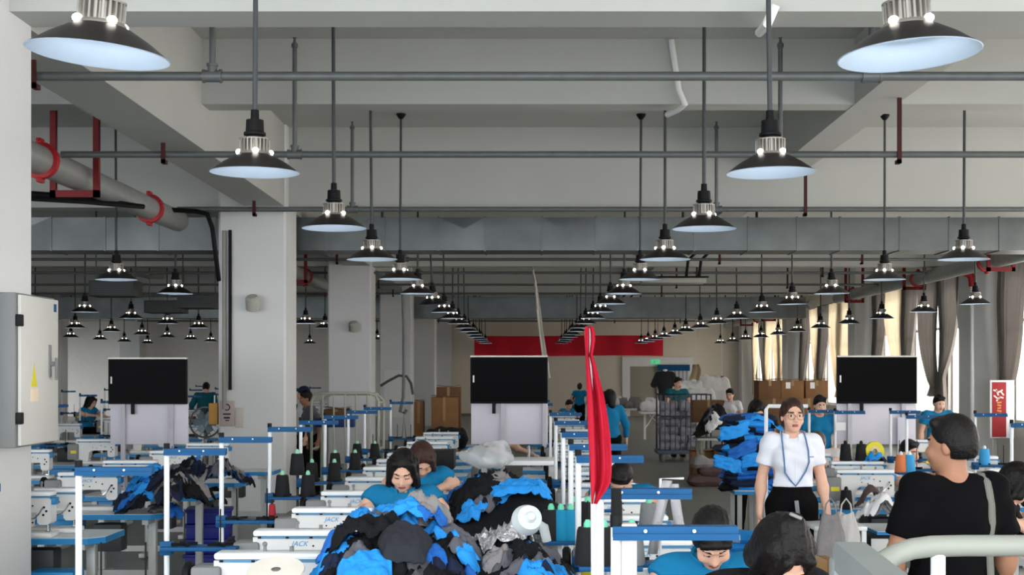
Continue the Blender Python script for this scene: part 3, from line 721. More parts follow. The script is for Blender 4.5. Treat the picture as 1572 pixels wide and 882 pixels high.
# grey webbing straps hung over the rails
WEB = M('grey_webbing', (176, 174, 178), .85, var=.05, scale=30)
for pts, lab in ((((1024, 737), (1018, 765), (1010, 800), (1002, 850)), 'grey webbing strap hanging left over the blue rail by the dark haired seamstress'), (((1034, 742), (1037, 770), (1042, 800), (1046, 812)), 'grey webbing strap hanging right over the blue rail by the dark haired seamstress')):
    g = []; dd = 6.2
    for j, (px, py) in enumerate(pts): g.append([Vector((X(px-7+14*i/3, dd), dd+.01*math.sin(i*2+j), Z(py, dd))) for i in range(4)])
    o = MB().grid(g).build('webbing_strap', WEB); o.modifiers.new('s', 'SOLIDIFY').thickness = .004; tag(o, lab, 'strap')
t = thing('rail_frame', 'thin white frame holding the grey straps right of the flag', 'frame', (0, 0, 0)); dd = 6.25
MB().tube([(X(1012, dd), dd, 0), W(1014, 734, dd), W(1050, 734, dd)], .006, 8).build('rod', POSTW, t)
# white frame behind the standing woman
t = thing('white_frame', 'white square tube frame behind the standing woman', 'frame', (0, 0, 0)); dd = 11.6
MB().tube([(X(1176, dd), dd, 0), W(1176, 628, dd), W(1180, 623, dd), W(1240, 623, dd)], .016, 8).build('tube', POSTW, t)
# yellow tape roll
t = thing('tape_roll', 'big yellow tape roll standing on the machine below the right television', 'tape roll', (X(1342, 13), 13.0, 1.05+.089)); R2 = rotm(PI/2, 'X') @ rotm(.0, 'Y')
MB().lathe([(.045, -.03), (.085, -.03), (.088, 0), (.085, .03), (.045, .03), (.045, -.03)], n=26, rot=R2).build('tape', YEL, t)
MB().lathe([(.02, -.032), (.046, -.031), (.046, .031), (.02, .032)], n=20, rot=R2).build('core', M('core_tan', (222, 202, 150)), t)
# white round spool at the very front
t = thing('plastic_spool', 'cream white round spool lying before the nearest machine', 'spool', W(425, 893, 5.9))
MB().lathe([(.02, -.05), (.06, -.05), (.06, -.04), (.03, -.03), (.03, .03), (.06, .04), (.115, .045), (.12, .052), (.115, .06), (.02, .06)], n=26, rot=rotm(.35, 'X')).build('spool', M('cream_plastic', (238, 232, 222), .4), t)
# ------------------------------------------------------------------ organic shapes: distance field + surface nets
class SDF:
    def __init__(s, lo, hi, h):
        s.lo = np.array(lo, float); s.h = h; n = np.ceil((np.array(hi)-s.lo)/h).astype(int)+1
        s.F = np.full(n, 1e3, np.float32); s.n = n; s.T = Matrix(); s.ax = [s.lo[i]+np.arange(n[i])*h for i in range(3)]
    def sub(s, c, r):
        i0 = np.maximum(np.floor((c-r-s.lo)/s.h).astype(int), 0); i1 = np.minimum(np.ceil((c+r-s.lo)/s.h).astype(int)+1, s.n)
        if np.any(i1 <= i0): return None
        sl = tuple(slice(a, b) for a, b in zip(i0, i1))
        g = np.stack(np.meshgrid(*[s.ax[k][sl[k]] for k in range(3)], indexing='ij'), -1)
        return sl, g
    def put(s, sl, d, k, op):
        f = s.F[sl]
        if op == 'u':
            if k > 0:
                h = np.clip(k-np.abs(f-d), 0, None)/k; s.F[sl] = np.minimum(f, d)-h*h*k*.25
            else: s.F[sl] = np.minimum(f, d)
        else:
            d = -d
            if k > 0:
                h = np.clip(k-np.abs(f-d), 0, None)/k; s.F[sl] = np.maximum(f, d)+h*h*k*.25
            else: s.F[sl] = np.maximum(f, d)
    def cap(s, a, b, ra, rb=None, k=.02, op='u'):
        rb = ra if rb is None else rb
        a = np.array(s.T @ Vector(a)); b = np.array(s.T @ Vector(b)); R_ = max(ra, rb)
        q = s.sub((a+b)/2, np.abs(b-a)/2+R_+k+2*s.h)
        if q is None: return s
        sl, g = q; ab = b-a; L = max(1e-9, ab@ab); t = np.clip(((g-a)@ab)/L, 0, 1)
        d = np.linalg.norm(g-a-t[..., None]*ab, axis=-1)-(ra+(rb-ra)*t)
        s.put(sl, d.astype(np.float32), k, op); return s
    def ell(s, c, r, k=.02, op='u', rot=None):
        r = np.array(r, float); c3 = np.array(s.T @ Vector(c)); q = s.sub(c3, np.full(3, r.max()+k+2*s.h))
        if q is None: return s
        sl, g = q; m = s.T.to_3x3() if rot is None else s.T.to_3x3() @ rot
        p = (g-c3) @ np.array(m); k0 = np.linalg.norm(p/r, axis=-1); k1 = np.linalg.norm(p/(r*r), axis=-1)
        d = k0*(k0-1)/np.maximum(k1, 1e-6); s.put(sl, d.astype(np.float32), k, op); return s
    def plane(s, p, nrm, k=.0):     # keep the side where (x-p).n < 0
        p = np.array(s.T @ Vector(p)); nn = np.array((s.T.to_3x3() @ Vector(nrm)).normalized())
        a = [((s.ax[i]-p[i])*nn[i]).astype(np.float32) for i in range(3)]
        s.F = np.maximum(s.F, a[0][:, None, None]+a[1][None, :, None]+a[2][None, None, :]); return s
    def fold(s, amp, fr, seed=0):
        x, y, z = [a.astype(np.float32) for a in np.meshgrid(*s.ax, indexing='ij', sparse=True)]
        s.F = s.F+(amp*(np.sin(fr*(z*1.0+x*.55)+1.7*np.sin(fr*.45*y+seed)+seed)*.6+np.sin(fr*.6*(x-z*.6+y)+seed*2.1)*.5)).astype(np.float32)*(s.F < .2); return s
    def mesh(s):
        F_ = s.F; S = F_ < 0; c = np.zeros(np.array(F_.shape)-1, np.int8)
        for i in (0, 1):
            for j in (0, 1):
                for l in (0, 1): c += S[i:S.shape[0]-1+i, j:S.shape[1]-1+j, l:S.shape[2]-1+l]
        act = np.argwhere((c > 0) & (c < 8)); idx = np.full(c.shape, -1, np.int32); idx[tuple(act.T)] = np.arange(len(act))
        pos = np.zeros((len(act), 3)); cnt = np.zeros(len(act))
        cs = [(i, j, l) for i in (0, 1) for j in (0, 1) for l in (0, 1)]
        for a in cs:
            for ax in range(3):
                if a[ax]: continue
                b = list(a); b[ax] = 1
                va = F_[tuple((act+a).T)]; vb = F_[tuple((act+b).T)]; m = (va < 0) != (vb < 0)
                t = np.where(m, va/np.where(m, va-vb, 1), 0); p = np.array(a, float)[None, :].repeat(len(act), 0); p[:, ax] = t
                pos[m] += p[m]; cnt[m] += 1
        V = s.lo+(act+pos/np.maximum(cnt, 1)[:, None])*s.h; Q = []
        for ax in range(3):
            u, v = (ax+1) % 3, (ax+2) % 3
            sl0 = [slice(1, -1)]*3; sl1 = [slice(1, -1)]*3; sl0[ax] = slice(0, -1); sl1[ax] = slice(1, None)
            A, B = S[tuple(sl0)], S[tuple(sl1)]; e = np.argwhere(A != B); off = np.ones(3, int); off[ax] = 0; e = e+off
            fl = S[tuple(e.T)]
            def cell(du, dv):
                q = e.copy(); q[:, u] -= du; q[:, v] -= dv; return idx[tuple(q.T)]
            quad = np.stack([cell(0, 0), cell(1, 0), cell(1, 1), cell(0, 1)], -1); quad[~fl] = quad[~fl][:, ::-1]
            Q.append(quad[(quad >= 0).all(1)])
        return V, np.concatenate(Q)
    def build(s, name, mats, parent=None, scale=1, matfn=None, smooth=1):
        V, Q = s.mesh()
        if smooth:
            for _ in range(smooth):
                acc = np.zeros_like(V); n = np.zeros(len(V))
                for a, b in ((0, 1), (1, 2), (2, 3), (3, 0)):
                    np.add.at(acc, Q[:, a], V[Q[:, b]]); np.add.at(acc, Q[:, b], V[Q[:, a]]); np.add.at(n, Q[:, a], 1); np.add.at(n, Q[:, b], 1)
                V = V*.5+.5*acc/np.maximum(n, 1)[:, None]
        me = bpy.data.meshes.new(name); me.from_pydata((V*scale).tolist(), [], Q.tolist())
        for m in (mats if isinstance(mats, list) else [mats]): me.materials.append(m)
        if matfn is not None: me.polygons.foreach_set('material_index', matfn(V[Q].mean(1)).astype(np.int32).tolist())
        me.polygons.foreach_set('use_smooth', [True]*len(me.polygons)); me.update()
        o = bpy.data.objects.new(name, me); COL.objects.link(o)
        if parent: o.parent = parent
        return o

PARTS = {}
def person(label, loc, yaw=0, Hh=1.65, seated=False, lean=0., head=(0, 0, 0), arms=None, male=False, shirt=TEAL, trousers=TROUK, hair='bob', hairm=HAIR, skin=SKIN, res=.009, sleeve=.55, lower=True, legs=None, collar=None, fat=1.0, group=None, face=True, eyes='open', top=None, shw=.178, hem=None):
    t = thing('person', label, 'person', loc, yaw, group); sc = Hh/1.7; w = 1.1 if male else 1.0
    dz = .44 if seated else 0
    Tu = Matrix.Translation((0, 0, -dz)) @ Matrix.Translation((0, 0, .95)) @ Matrix.Rotation(lean, 4, 'X') @ Matrix.Translation((0, 0, -.95))
    Th = Tu @ Matrix.Translation((0, .01, 1.47)) @ Matrix.Rotation(head[1], 4, 'Z') @ Matrix.Rotation(head[0], 4, 'X') @ Matrix.Rotation(head[2], 4, 'Y') @ Matrix.Translation((0, -.01, -1.47))
    if arms is None: arms = [((sx*.27, .03, 1.13-dz), (sx*.29, -.02, .88-dz)) for sx in (-1, 1)]
    sh = [Tu @ Vector((sx*shw*w, .01, 1.385)) for sx in (-1, 1)]
    zc = 1.75-dz
    lo, hi = (-.5, -.8, -.01), (.5, .5, zc+.12)
    pts = [Vector(p) for a in arms for p in a]+[Th @ Vector((0, y, z)) for y in (-.18, .2) for z in (1.42, 1.76)]+sh
    if lower: pts += [Vector((0, .12, .0))]
    if seated and lower: pts += [Vector((0, -.72, 0))]
    lo = [min(p[i] for p in pts)-.2 for i in range(3)]; hi = [max(p[i] for p in pts)+.2 for i in range(3)]
    lo[2] = -.02 if lower else .9-dz-.25
    if legs is None:
        legs = [((sx*.095, .01, .92), (sx*.1, -.01, .5), (sx*.105, .02, .085)) for sx in (-1, 1)] if not seated else [((sx*.1, .0, .5), (sx*.13, -.43, .52), (sx*.13, -.40, .09)) for sx in (-1, 1)]
    # body
    B = SDF(lo, hi, res); B.T = Tu
    B.ell((0, .01, .95), (.16*w*fat, .115*fat, .13), .05).ell((0, 0, 1.1), (.132*w*fat, .095*fat, .14), .05).ell((0, .005, 1.26), (.152*w*fat, .108*fat, .165), .05)
    B.cap((-.14*w, .015, 1.385), (.14*w, .015, 1.385), .055, None, .05).cap((0, .02, 1.36), (0, .005, 1.5), .052*(1.12 if male else 1), .048*(1.15 if male else 1), .03)
    if not male:
        for sx in (-1, 1): B.ell((sx*.068, -.075, 1.265), (.066, .055, .066), .04)
    B.T = Matrix()
    for a, S_ in zip(arms, sh):
        E, Wr = Vector(a[0]), Vector(a[1]); q = 1.12 if male else 1
        B.cap(S_, E, .05*q, .038*q, .03).cap(E, Wr, .039*q, .026*q, .012).ell(E*.72+Wr*.28, (.041*q, .041*q, .055*q), .03)
        # hand
        dr = (Wr-E).normalized(); inw = Vector((-1 if a[0][0] > 0 else 1, 0, 0)); n_ = (inw-dr*inw.dot(dr))
        n_ = n_.normalized() if n_.length > .2 else Vector((0, 0, -1))
        if seated: n_ = Vector((0, 0, -1)); n_ = (n_-dr*n_.dot(dr)).normalized()
        lat = dr.cross(n_); fw = lat if lat.y < 0 else -lat
        if seated: fw = lat if lat.x*(-1 if a[0][0] > 0 else 1) > 0 else -lat
        fr = max(.0082, res*1.05)
        for j, (o_, L) in enumerate(((.03, .9), (.0105, 1.0), (-.0095, .95), (-.0285, .76))):
            b0 = Wr+dr*.088+fw*o_; B.cap(Wr+fw*o_*.5, b0, .016, .0125, .012)
            p = b0; d_ = dr.copy()
            for s_, (l, an) in enumerate(((.04, .28+.07*j), (.026, .4), (.02, .3))):
                d_ = (d_*math.cos(an)+n_*math.sin(an)).normalized(); nn = n_-d_*n_.dot(d_); n2 = p+d_*l*L
                B.cap(p, n2, fr*(1.02-.06*s_), fr*(.96-.08*s_), .003); p = n2
        th = Wr+dr*.028+fw*.024; t1 = th+(dr*.55+fw*.75+n_*.3).normalized()*.042; t2 = t1+(dr*.85+fw*.2+n_*.35).normalized()*.032
        B.cap(Wr+dr*.015, th, .016, .014, .012).cap(th, t1, .0125, .0105, .008).cap(t1, t2, .0102, .0085, .003)
    if lower:
        for h_, k_, a_ in legs:
            B.cap(h_, k_, .082*fat, .056, .04).cap(k_, a_, .054, .035, .02)
    # head
    B.T = Th
    jw = 1.06 if male else .97
    B.ell((0, .012, 1.602), (.074, .094, .092), .02).ell((0, -.022, 1.555), (.064*jw, .072, .085), .03).ell((0, -.038, 1.512), (.05*jw, .05, .05), .03).ell((0, -.066, 1.478), (.022*jw, .018, .016), .022)
    B.cap((0, -.088, 1.578), (0, -.107, 1.542), .0095, .0125, .012).ell((.011, -.096, 1.537), (.009, .01, .008), .006).ell((-.011, -.096, 1.537), (.009, .01, .008), .006)
    for sx in (-1, 1):
        B.ell((sx*.033, -.1, 1.578), (.018, .014, .011), .014, 'd').ell((sx*.032, -.078, 1.577), (.0135, .0125, .0095), .003)
        B.ell((sx*.074, .012, 1.562), (.01, .02, .031), .006, 'u', rotm(sx*.35, 'Z')).ell((sx*.044, -.066, 1.538), (.02, .02, .018), .025)
        B.cap((sx*.012, -.094, 1.6), (sx*.05, -.078, 1.603), .006, .005, .012)
    B.ell((0, -.094, 1.511), (.021, .009, .0055), .004).ell((0, -.092, 1.5025), (.018, .009, .0055), .004)
    B.T = Matrix()
    inv = np.array(Th.inverted())
    def mf(c):
        p = c @ inv[:3, :3].T+inv[:3, 3]; m = np.zeros(len(c)); ax = np.abs(p[:, 0]); fr = p[:, 1] < -.06
        if not face: return m
        m[fr & (ax < .022) & (np.abs(p[:, 2]-1.507) < .0095) & (p[:, 1] < -.085)] = 1
        if eyes == 'shut':
            m[fr & (np.abs(ax-.032) < .0135) & (np.abs(p[:, 2]-1.571) < .0034)] = 3
            m[fr & (ax > .014) & (ax < .052) & (np.abs(p[:, 2]-1.6015+.05*np.abs(ax-.03)) < .0038)] = 3; return m
        ey = fr & (np.abs(ax-.032) < .0125) & (np.abs(p[:, 2]-1.5765) < .0065); m[ey] = 2
        m[fr & (np.abs(ax-.032) < .0062) & (np.abs(p[:, 2]-1.5765) < .0065)] = 3
        m[fr & (ax > .014) & (ax < .052) & (np.abs(p[:, 2]-1.6015+.05*np.abs(ax-.03)) < .0042)] = 3
        return m
    B.build('body', [skin, LIPS, EYEW, EYED], t, sc, mf, 1)
    # shirt
    G = SDF(lo, hi, max(res, .008)); G.T = Tu; gi = .016
    G.ell((0, .01, .97), (.16*w*fat+gi, .118*fat+gi, .15), .05).ell((0, 0, 1.1), (.142*w*fat+gi, .1*fat+gi, .16), .05).ell((0, .005, 1.26), (.155*w*fat+gi, .11*fat+gi, .168), .05)
    G.cap((-.145*w, .015, 1.385), (.145*w, .015, 1.385), .066, None, .05)
    if not male:
        for sx in (-1, 1): G.ell((sx*.068, -.077, 1.265), (.078, .064, .076), .05)
    G.T = Matrix()
    for a, S_ in zip(arms, sh):
        E = Vector(a[0]); e2 = S_+(E-S_)*min(sleeve, 1); G.cap(S_, e2, .066*w, .064*w, .035)
        if sleeve > 1: G.cap(E, Vector(a[1]), .056, .042, .02)
    G.fold(.0042 if res > .0065 else .006, 52, sum(map(ord, label)) % 7); G.T = Tu
    for a, S_ in zip(arms, sh):
        if sleeve <= 1:
            G.T = Matrix(); E = Vector(a[0]); dr = (E-S_).normalized(); e2 = S_+(E-S_)*min(sleeve, 1)
            q = G.sub(np.array(e2+dr*.06), np.full(3, .13))
            if q:
                sl, g = q; dd = (g-np.array(e2)) @ np.array(dr); rr = np.linalg.norm(g-np.array(e2)-dd[..., None]*np.array(dr), axis=-1)
                G.F[sl] = np.where((rr < .1) & (dd > -.08), np.maximum(G.F[sl], (dd).astype(np.float32)), G.F[sl])
    G.T = Tu; G.cap((0, -.01, 1.46), (0, -.02, 1.6), .056, .09, .0, 'd');
    if collar: G.cap((0, -.1, 1.45), (0, -.15, 1.352), .036, .004, .0, 'd')
    G.plane((0, 0, hem or (.93 if not male else .88)), (0, 0, -1))
    G.T = Matrix(); PARTS['shirt'] = G.build('shirt', shirt, t, sc, None, 1)
    if collar:
        g = []
        for j in range(4):
            row = []
            for i in range(25):
                a = -2.72+5.44*i/24; r = .058+.012*j; z = (1.425, 1.465, 1.47, 1.425)[j]-.03*max(0, abs(a)-1.2)*(.6 if j < 3 else 1.0)
                if j == 3: r = .094
                row.append(Tu @ Vector((r*math.sin(a), .012+r*.95*math.cos(a), z))*sc)
            g.append(row)
        o = MB().grid(g).build('collar', collar, t); o.modifiers.new('s', 'SOLIDIFY').thickness = .004
    # trousers
    if lower:
        P = SDF(lo, hi, max(res, .008)); P.T = Tu; P.ell((0, .01, .95), (.162*w*fat+.012, .117*fat+.012, .125), .05).ell((0, 0, 1.08), (.142*w*fat, .102*fat, .12), .04).plane((0, 0, (hem or 1.0)+.03), (0, 0, 1)); P.T = Matrix()
        for h_, k_, a_ in legs: P.cap(h_, k_, .098*fat, .08, .05).cap(k_, Vector(a_)+Vector((0, 0, .03)), .08, .068, .03)
        P.fold(.004, 34, 2); P.build('trousers', trousers, t, sc, None, 1)
        S2 = MB()
        for h_, k_, a_ in legs: S2.ell((a_[0]*sc, (a_[1]-.07)*sc, .045*sc), (.045*sc, .13*sc, .05*sc))
        S2.build('shoes', BLACK, t)
    # hair
    D = SDF(lo, [hi[0], hi[1], hi[2]], min(max(res, .007), .009)); D.T = Th
    if hair == 'short':
        D.ell((0, .018, 1.612), (.083, .1, .1), .01).ell((0, .03, 1.57), (.079, .092, .085), .02)
        D.ell((0, -.1, 1.535), (.09, .085, .098), .012, 'd').ell((.08, -.02, 1.53), (.035, .05, .05), .01, 'd').ell((-.08, -.02, 1.53), (.035, .05, .05), .01, 'd').cap((0, .0, 1.46), (0, .06, 1.44), .08, .08, .01, 'd')
        D.cap((-.05, -.05, 1.672), (.05, -.05, 1.672), .02, .02, .03)
    elif hair == 'cap':
        D.ell((0, .01, 1.63), (.09, .105, .085), .01).ell((0, -.11, 1.635), (.07, .07, .012), .02).plane((0, 0, 1.6), (0, 0, -1))
    else:
        D.ell((0, .016, 1.612), (.086, .104, .1), .01).ell((0, .03, 1.57), (.086, .094, .1), .02)
        if hair in ('bob', 'long'):
            L = 1.45 if hair == 'bob' else 1.36
            for sx in (-1, 1): D.cap((sx*.07, .0, 1.63), (sx*.088, .0, L+.03), .03, .026, .03).cap((sx*.055, -.06, 1.66), (sx*.088, -.045, 1.5), .022, .02, .02)
            D.cap((0, .06, 1.6), (0, .075, L), .07, .06, .04)
        D.ell((0, -.11, 1.555), (.064 if hair != 'tied' else .07, .085, .1), .012, 'd')
        if hair == 'loose':
            for sx in (-1, 1): D.cap((sx*.062, -.01, 1.63), (sx*.07, -.03, 1.42), .03, .024, .03).cap((sx*.045, -.07, 1.66), (sx*.066, -.075, 1.5), .02, .018, .02)
            D.cap((0, .06, 1.6), (0, .075, 1.42), .068, .055, .04).ell((0, .05, 1.70), (.045, .04, .03), .015)
        if hair == 'bun': D.ell((0, .07, 1.715), (.05, .05, .042), .015)
        if hair == 'tied':
            D.cap((0, .1, 1.62), (0, .12, 1.56), .04, .04, .02).ell((.085, -.03, 1.53), (.02, .05, .05), .01, 'd').ell((-.085, -.03, 1.53), (.02, .05, .05), .01, 'd')
        if hair == 'fringe': D.cap((-.05, -.088, 1.645), (.05, -.088, 1.645), .017, .017, .02)
    D.T = Matrix()
    if hair in ('bob', 'long', 'bun', 'tied', 'fringe', 'loose'):
        x, y, z = np.meshgrid(*D.ax, indexing='ij', sparse=True); D.F = D.F+(.0022*np.sin(260*x+40*y)).astype(np.float32)*(D.F < .1)
    PARTS['hair'] = D.build('cap' if hair == 'cap' else 'hair', CLN if hair == 'cap' else hairm, t, sc, None, 1)
    if top: t.location.z = top-max((Th @ Vector((0, y_, z_))).z for y_, z_ in ((.0, 1.715), (.07, 1.69), (.11, 1.64), (.05, 1.705)))*sc

    if seated:
        zs = max(.25, t.location.z+.40*sc); st = thing('stool', 'stool under the '+' '.join(label.split()[:12]), 'stool', (loc[0], loc[1]+.04, 0), yaw, 'operator stools')
        MB().lathe([(0, zs-.05), (.15, zs-.05), (.165, zs-.03), (.16, zs), (0, zs+.005)], n=20).build('seat', BLUE, st)
        MB().cyl((0, 0, .05), (0, 0, zs-.05), .025).build('column', MGREY, st)
        for k in range(4): MB().tube([(0, 0, .07), (.2*math.cos(k*PI/2+.4), .2*math.sin(k*PI/2+.4), .015)], .018, 8).build('leg', BLACK, st)
    return t, Tu, Th, sc
# ------------------------------------------------------------------ garments
FAB = [CLK, CLB, CLG, CLB2, CLN, CLM]
NAMES = {0: 'black', 1: 'bright blue', 2: 'slate grey', 3: 'royal blue', 4: 'navy', 5: 'pale grey'}
def heap_h(bumps, base):
    def H_(x, y):
        z = 0
        for cx, cy, sx, sy, h in bumps: z = max(z, h*math.exp(-((x-cx)/sx)**2-((y-cy)/sy)**2))+.25*min(z, h*math.exp(-((x-cx)/sx)**2-((y-cy)/sy)**2))
        return base+z
    return H_
def cloth_piece(Hf, cx, cy, a, b, rot, off, seed, mats, n=30, wr=1.0, split=None, name='garment_piece', thick=.006):
    g = []; c, s_ = math.cos(rot), math.sin(rot)
    for i in range(n+1):
        row = []
        for j in range(n+1):
            u, v = 2*i/n-1, 2*j/n-1
            an = math.atan2(v, u); k = 1+.22*nz(math.cos(an)*1.3+seed, math.sin(an)*1.3, seed*.7); rr = max(abs(u), abs(v))
            # round the square off
            q = math.hypot(u, v); f = (rr/q if q > 1e-6 else 1); f = .55+.45*f
            px, py = u*a*f*k, v*b*f*k
            x, y = cx+c*px-s_*py, cy+s_*px+c*py
            rd = 1-2*abs(nz(x*9-seed, y*7+px*8, seed*1.3)); w = wr*(.028*nz(x*5+seed, y*5, seed)+.034*rd*rd*rd+.018*(1-2*abs(nz(x*15+3*seed, y*13, seed)))**3+.016*(1-2*abs(nz(x*21+py*9, y*17+seed, 3)))-.01)
            x += .018*wr*nz(x*9+3, y*9, seed+5); y += .02*wr*nz(x*9, y*9+7, seed+9)
            row.append(Vector((x, y, Hf(x, y)+off+w-.03*max(0, rr-.7)/.3*1.2)))
        g.append(row)
    mf = (lambda i, j: 0) if len(mats) == 1 else (lambda i, j: (1 if (i+.5)/n > (split or .6)+.06*math.sin(j*.9+seed) else 0) if len(mats) == 2 else (0 if (i+.5)/n < .42 else (1 if (i+.5)/n < .72 else 2)))
    o = MB().grid(g, mf).build(name, mats, None, 0, fix=False)
    o.data.polygons.foreach_set('use_smooth', [True]*len(o.data.polygons))
    o.modifiers.new('s', 'SOLIDIFY').thickness = thick; return o
def core(Hf, x0, x1, y0, y1, label, m=CLK):
    n = 40; g = [[Vector((x0+(x1-x0)*i/n, y0+(y1-y0)*j/n, 0)) for j in range(n+1)] for i in range(n+1)]
    for r in g:
        for p in r: p.z = Hf(p.x, p.y)+.02*nz(p.x*8, p.y*8, 3)
    o = MB().grid(g).build('garment_heap', m, None, 60, fix=False); o.modifiers.new('s', 'SOLIDIFY').thickness = .01
    tag(o, label, 'garment heap', None, 'stuff'); return o
def heap(Hf, cx, cy, rx, ry, n, seed, where, grp, pal, size=(.12, .24), zoff=.012):
    r = random.Random(seed); items = []; seen = {}
    for i in range(n):
        a = r.uniform(0, 2*PI); q = math.sqrt(r.random())
        items.append((cx+rx*q*math.cos(a), cy+ry*q*math.sin(a)))
    items.sort(key=lambda p: -p[1]+r.uniform(-.2, .2)); cnt = {}
    for i, (x, y) in enumerate(items):
        m0 = r.choice(pal); ms = [FAB[m0]]
        if r.random() < .5: m1 = r.choice([m for m in pal if m != m0]); ms.append(FAB[m1])
        o = cloth_piece(Hf, x, y, r.uniform(*size), r.uniform(*size)*.8, r.uniform(0, PI), zoff+.004*(i % 9), seed*3.1+i*1.7, ms, 30)
        lab = f'crumpled {NAMES[m0]}' + (f' and {NAMES[m1]}' if len(ms) > 1 else '') + f' garment piece lying in {where}'
        tag(o, lab.replace('garment piece lying in', 'garment piece in'), 'garment', f'{NAMES[m0]}' + (f' and {NAMES[m1]}' if len(ms) > 1 else '') + f' pieces in {grp}')
# front heap
HF = heap_h([(-.46, 6.15, .40, .62, .47), (-.02, 6.15, .34, .6, .36), (-.70, 6.05, .28, .5, .40), (.1, 5.85, .2, .4, .3)], .63)
core(HF, -1.0, .26, 5.2, 7.0, 'dark bottom layer of the big garment heap in front of the long haired seamstress')
heap(HF, -.36, 6.0, .58, .68, 110, 5, 'the big front heap', 'the front heap', [0, 0, 0, 0, 1, 1, 2, 2, 3, 4, 4, 5], (.06, .14))
def sp(px, py, d, a, b, rot, ms, lab, off=.06, wr=1.0, split=None, seed=1, H_=HF):
    o = cloth_piece(H_, X(px, d), d, a, b, rot, off+.035, seed, ms, 34, wr, split); tag(o, lab, 'garment'); return o
sp(560, 822, 5.72, .10, .11, .3, [CLB], 'plain bright blue hood shaped piece on the left face of the front heap', .075, .5, None, 4)
sp(610, 780, 6.15, .22, .10, .15, [CLB, CLB2], 'bright blue jacket piece across the top of the front heap below the seated woman', .07, 1.1, .7, 8)
sp(540, 790, 6.1, .16, .09, .2, [CLB2, CLG], 'royal blue sleeve with grey end at the upper left of the front heap', .07, 1, .7, 12)
sp(622, 815, 5.85, .10, .09, .02, [CHAR], 'flat charcoal back panel in the middle of the front heap', .085, .35, None, 3)
sp(560, 800, 5.98, .15, .055, -.1, [CLK], 'long black trouser leg below the royal blue sleeve on the front heap', .075, .8, None, 33)
sp(655, 845, 5.5, .11, .08, -.3, [CLM, CLG], 'pale grey folded flap in the lower middle of the front heap', .08, .5, .6, 17)
sp(690, 840, 5.6, .15, .10, -.7, [CLK], 'big black jacket body spread right of the middle of the front heap', .07, .9, None, 21)
sp(790, 862, 5.5, .22, .10, .1, [CLM, CLB], 'bright blue sleeve with grey cuff at the lower right of the front heap', .085, .9, .22, 25)
sp(660, 780, 6.2, .09, .09, .6, [CLM], 'pale grey bunched piece at the top right of the front heap', .08, 1.2, None, 29)
sp(540, 860, 5.35, .07, .14, .3, [CLB], 'narrow bright blue strap piece hanging on the lower left of the front heap', .08, .6, None, 41)
sp(600, 870, 5.3, .1, .08, 1.2, [CLB, CLG], 'bright blue scrap with grey end at the bottom of the front heap', .08, 1.1, .5, 44)
sp(580, 770, 6.3, .085, .05, -.2, [CLT], 'tan paper pattern piece on top of the front heap', .085, .4, None, 6)
sp(822, 842, 5.55, .035, .03, .1, [CLT], 'small tan label tag on the right of the front heap', .12, .3, None, 7)
SIL = M('silver_reflective_cloth', (186, 186, 190), .25, .6, var=.5, scale=22, bump=.9, bscale=40)
o = cloth_piece(HF, X(765, 6.3), 6.3, .16, .13, .4, .09, 51, [SIL], 30, 1.6); tag(o, 'crinkled silver reflective cloth on the right of the front heap', 'cloth')
t = thing('plastic_hopper', 'white plastic funnel shaped cap lying on the right of the front heap', 'plastic cap', W(812, 795, 6.05), .3); R3 = rotm(1.25, 'X')
MB().lathe([(.0, .038), (.015, .038), (.026, .022), (.052, .015), (.064, -.022), (.066, -.038), (.062, -.038), (.056, -.022), (0, .0)], n=28, rot=R3).build('cap', M('milky_plastic', (232, 238, 240), .35, translucent=.3), t)
MB().tube([(.04, 0, -.02), (.065, .0, -.04), (.08, 0, -.1)], [.015, .022, .02], 12).build('spout', M('clear_bag', (214, 220, 222), .2, alpha=.45), t)
# table beneath the heap
low_table(-.62, .2, 5.6, 6.9, .62, 'low table buried under the big garment heap')
# second heap behind
H2 = heap_h([(-.22, 9.2, .36, .42, .27), (.02, 9.0, .28, .4, .23)], .84)
core(H2, -.62, .3, 8.5, 9.9, 'dark bottom layer of the second garment heap under the middle television')
heap(H2, -.18, 9.15, .36, .42, 34, 9, 'the second heap behind', 'the second heap', [0, 0, 1, 3, 4, 2], (.07, .15))
sp(800, 745, 8.9, .2, .08, -.1, [CLB], 'bright blue jacket front on the right of the second heap', .05, .7, None, 61, H2)
sp(738, 740, 9.0, .2, .11, .35, [CLK, CLM], 'black trouser leg with grey stripe on the left of the second heap', .05, .8, .75, 63, H2)
low_table(-.56, .06, 8.7, 9.7, .82, 'table under the second garment heap')
# left heap on the far left row
H3 = heap_h([(-2.78, 11.3, .26, .4, .30), (-3.0, 11.6, .24, .3, .26), (-2.6, 11.1, .14, .3, .14)], .74)
core(H3, -3.15, -2.6, 11.0, 11.8, 'dark bottom layer of the garment heap on the left tables')
heap(H3, -2.86, 11.35, .34, .42, 46, 13, 'the left table heap', 'the left heap', [0, 0, 2, 4, 3, 1, 5], (.06, .13))
sp(275, 716, 11.6, .16, .07, -.4, [CLB], 'bright blue strip on top of the left table heap', .05, .7, None, 71, H3)
H6 = heap_h([(-3.05, 13.6, .3, .3, .3), (-2.78, 13.2, .2, .3, .22)], .75)
heap(H6, -2.98, 13.45, .36, .34, 26, 17, 'the rear left table heap', 'the rear left heap', [0, 0, 2, 4, 3, 1, 5], (.06, .13))
o = cloth_piece(lambda x, y: .755-.4*max(0, x+2.79), -2.80, 11.2, .12, .2, .2, .03, 77, [CLG, CLB2], 22); tag(o, 'grey sleeve hanging over the end of the left table', 'garment')
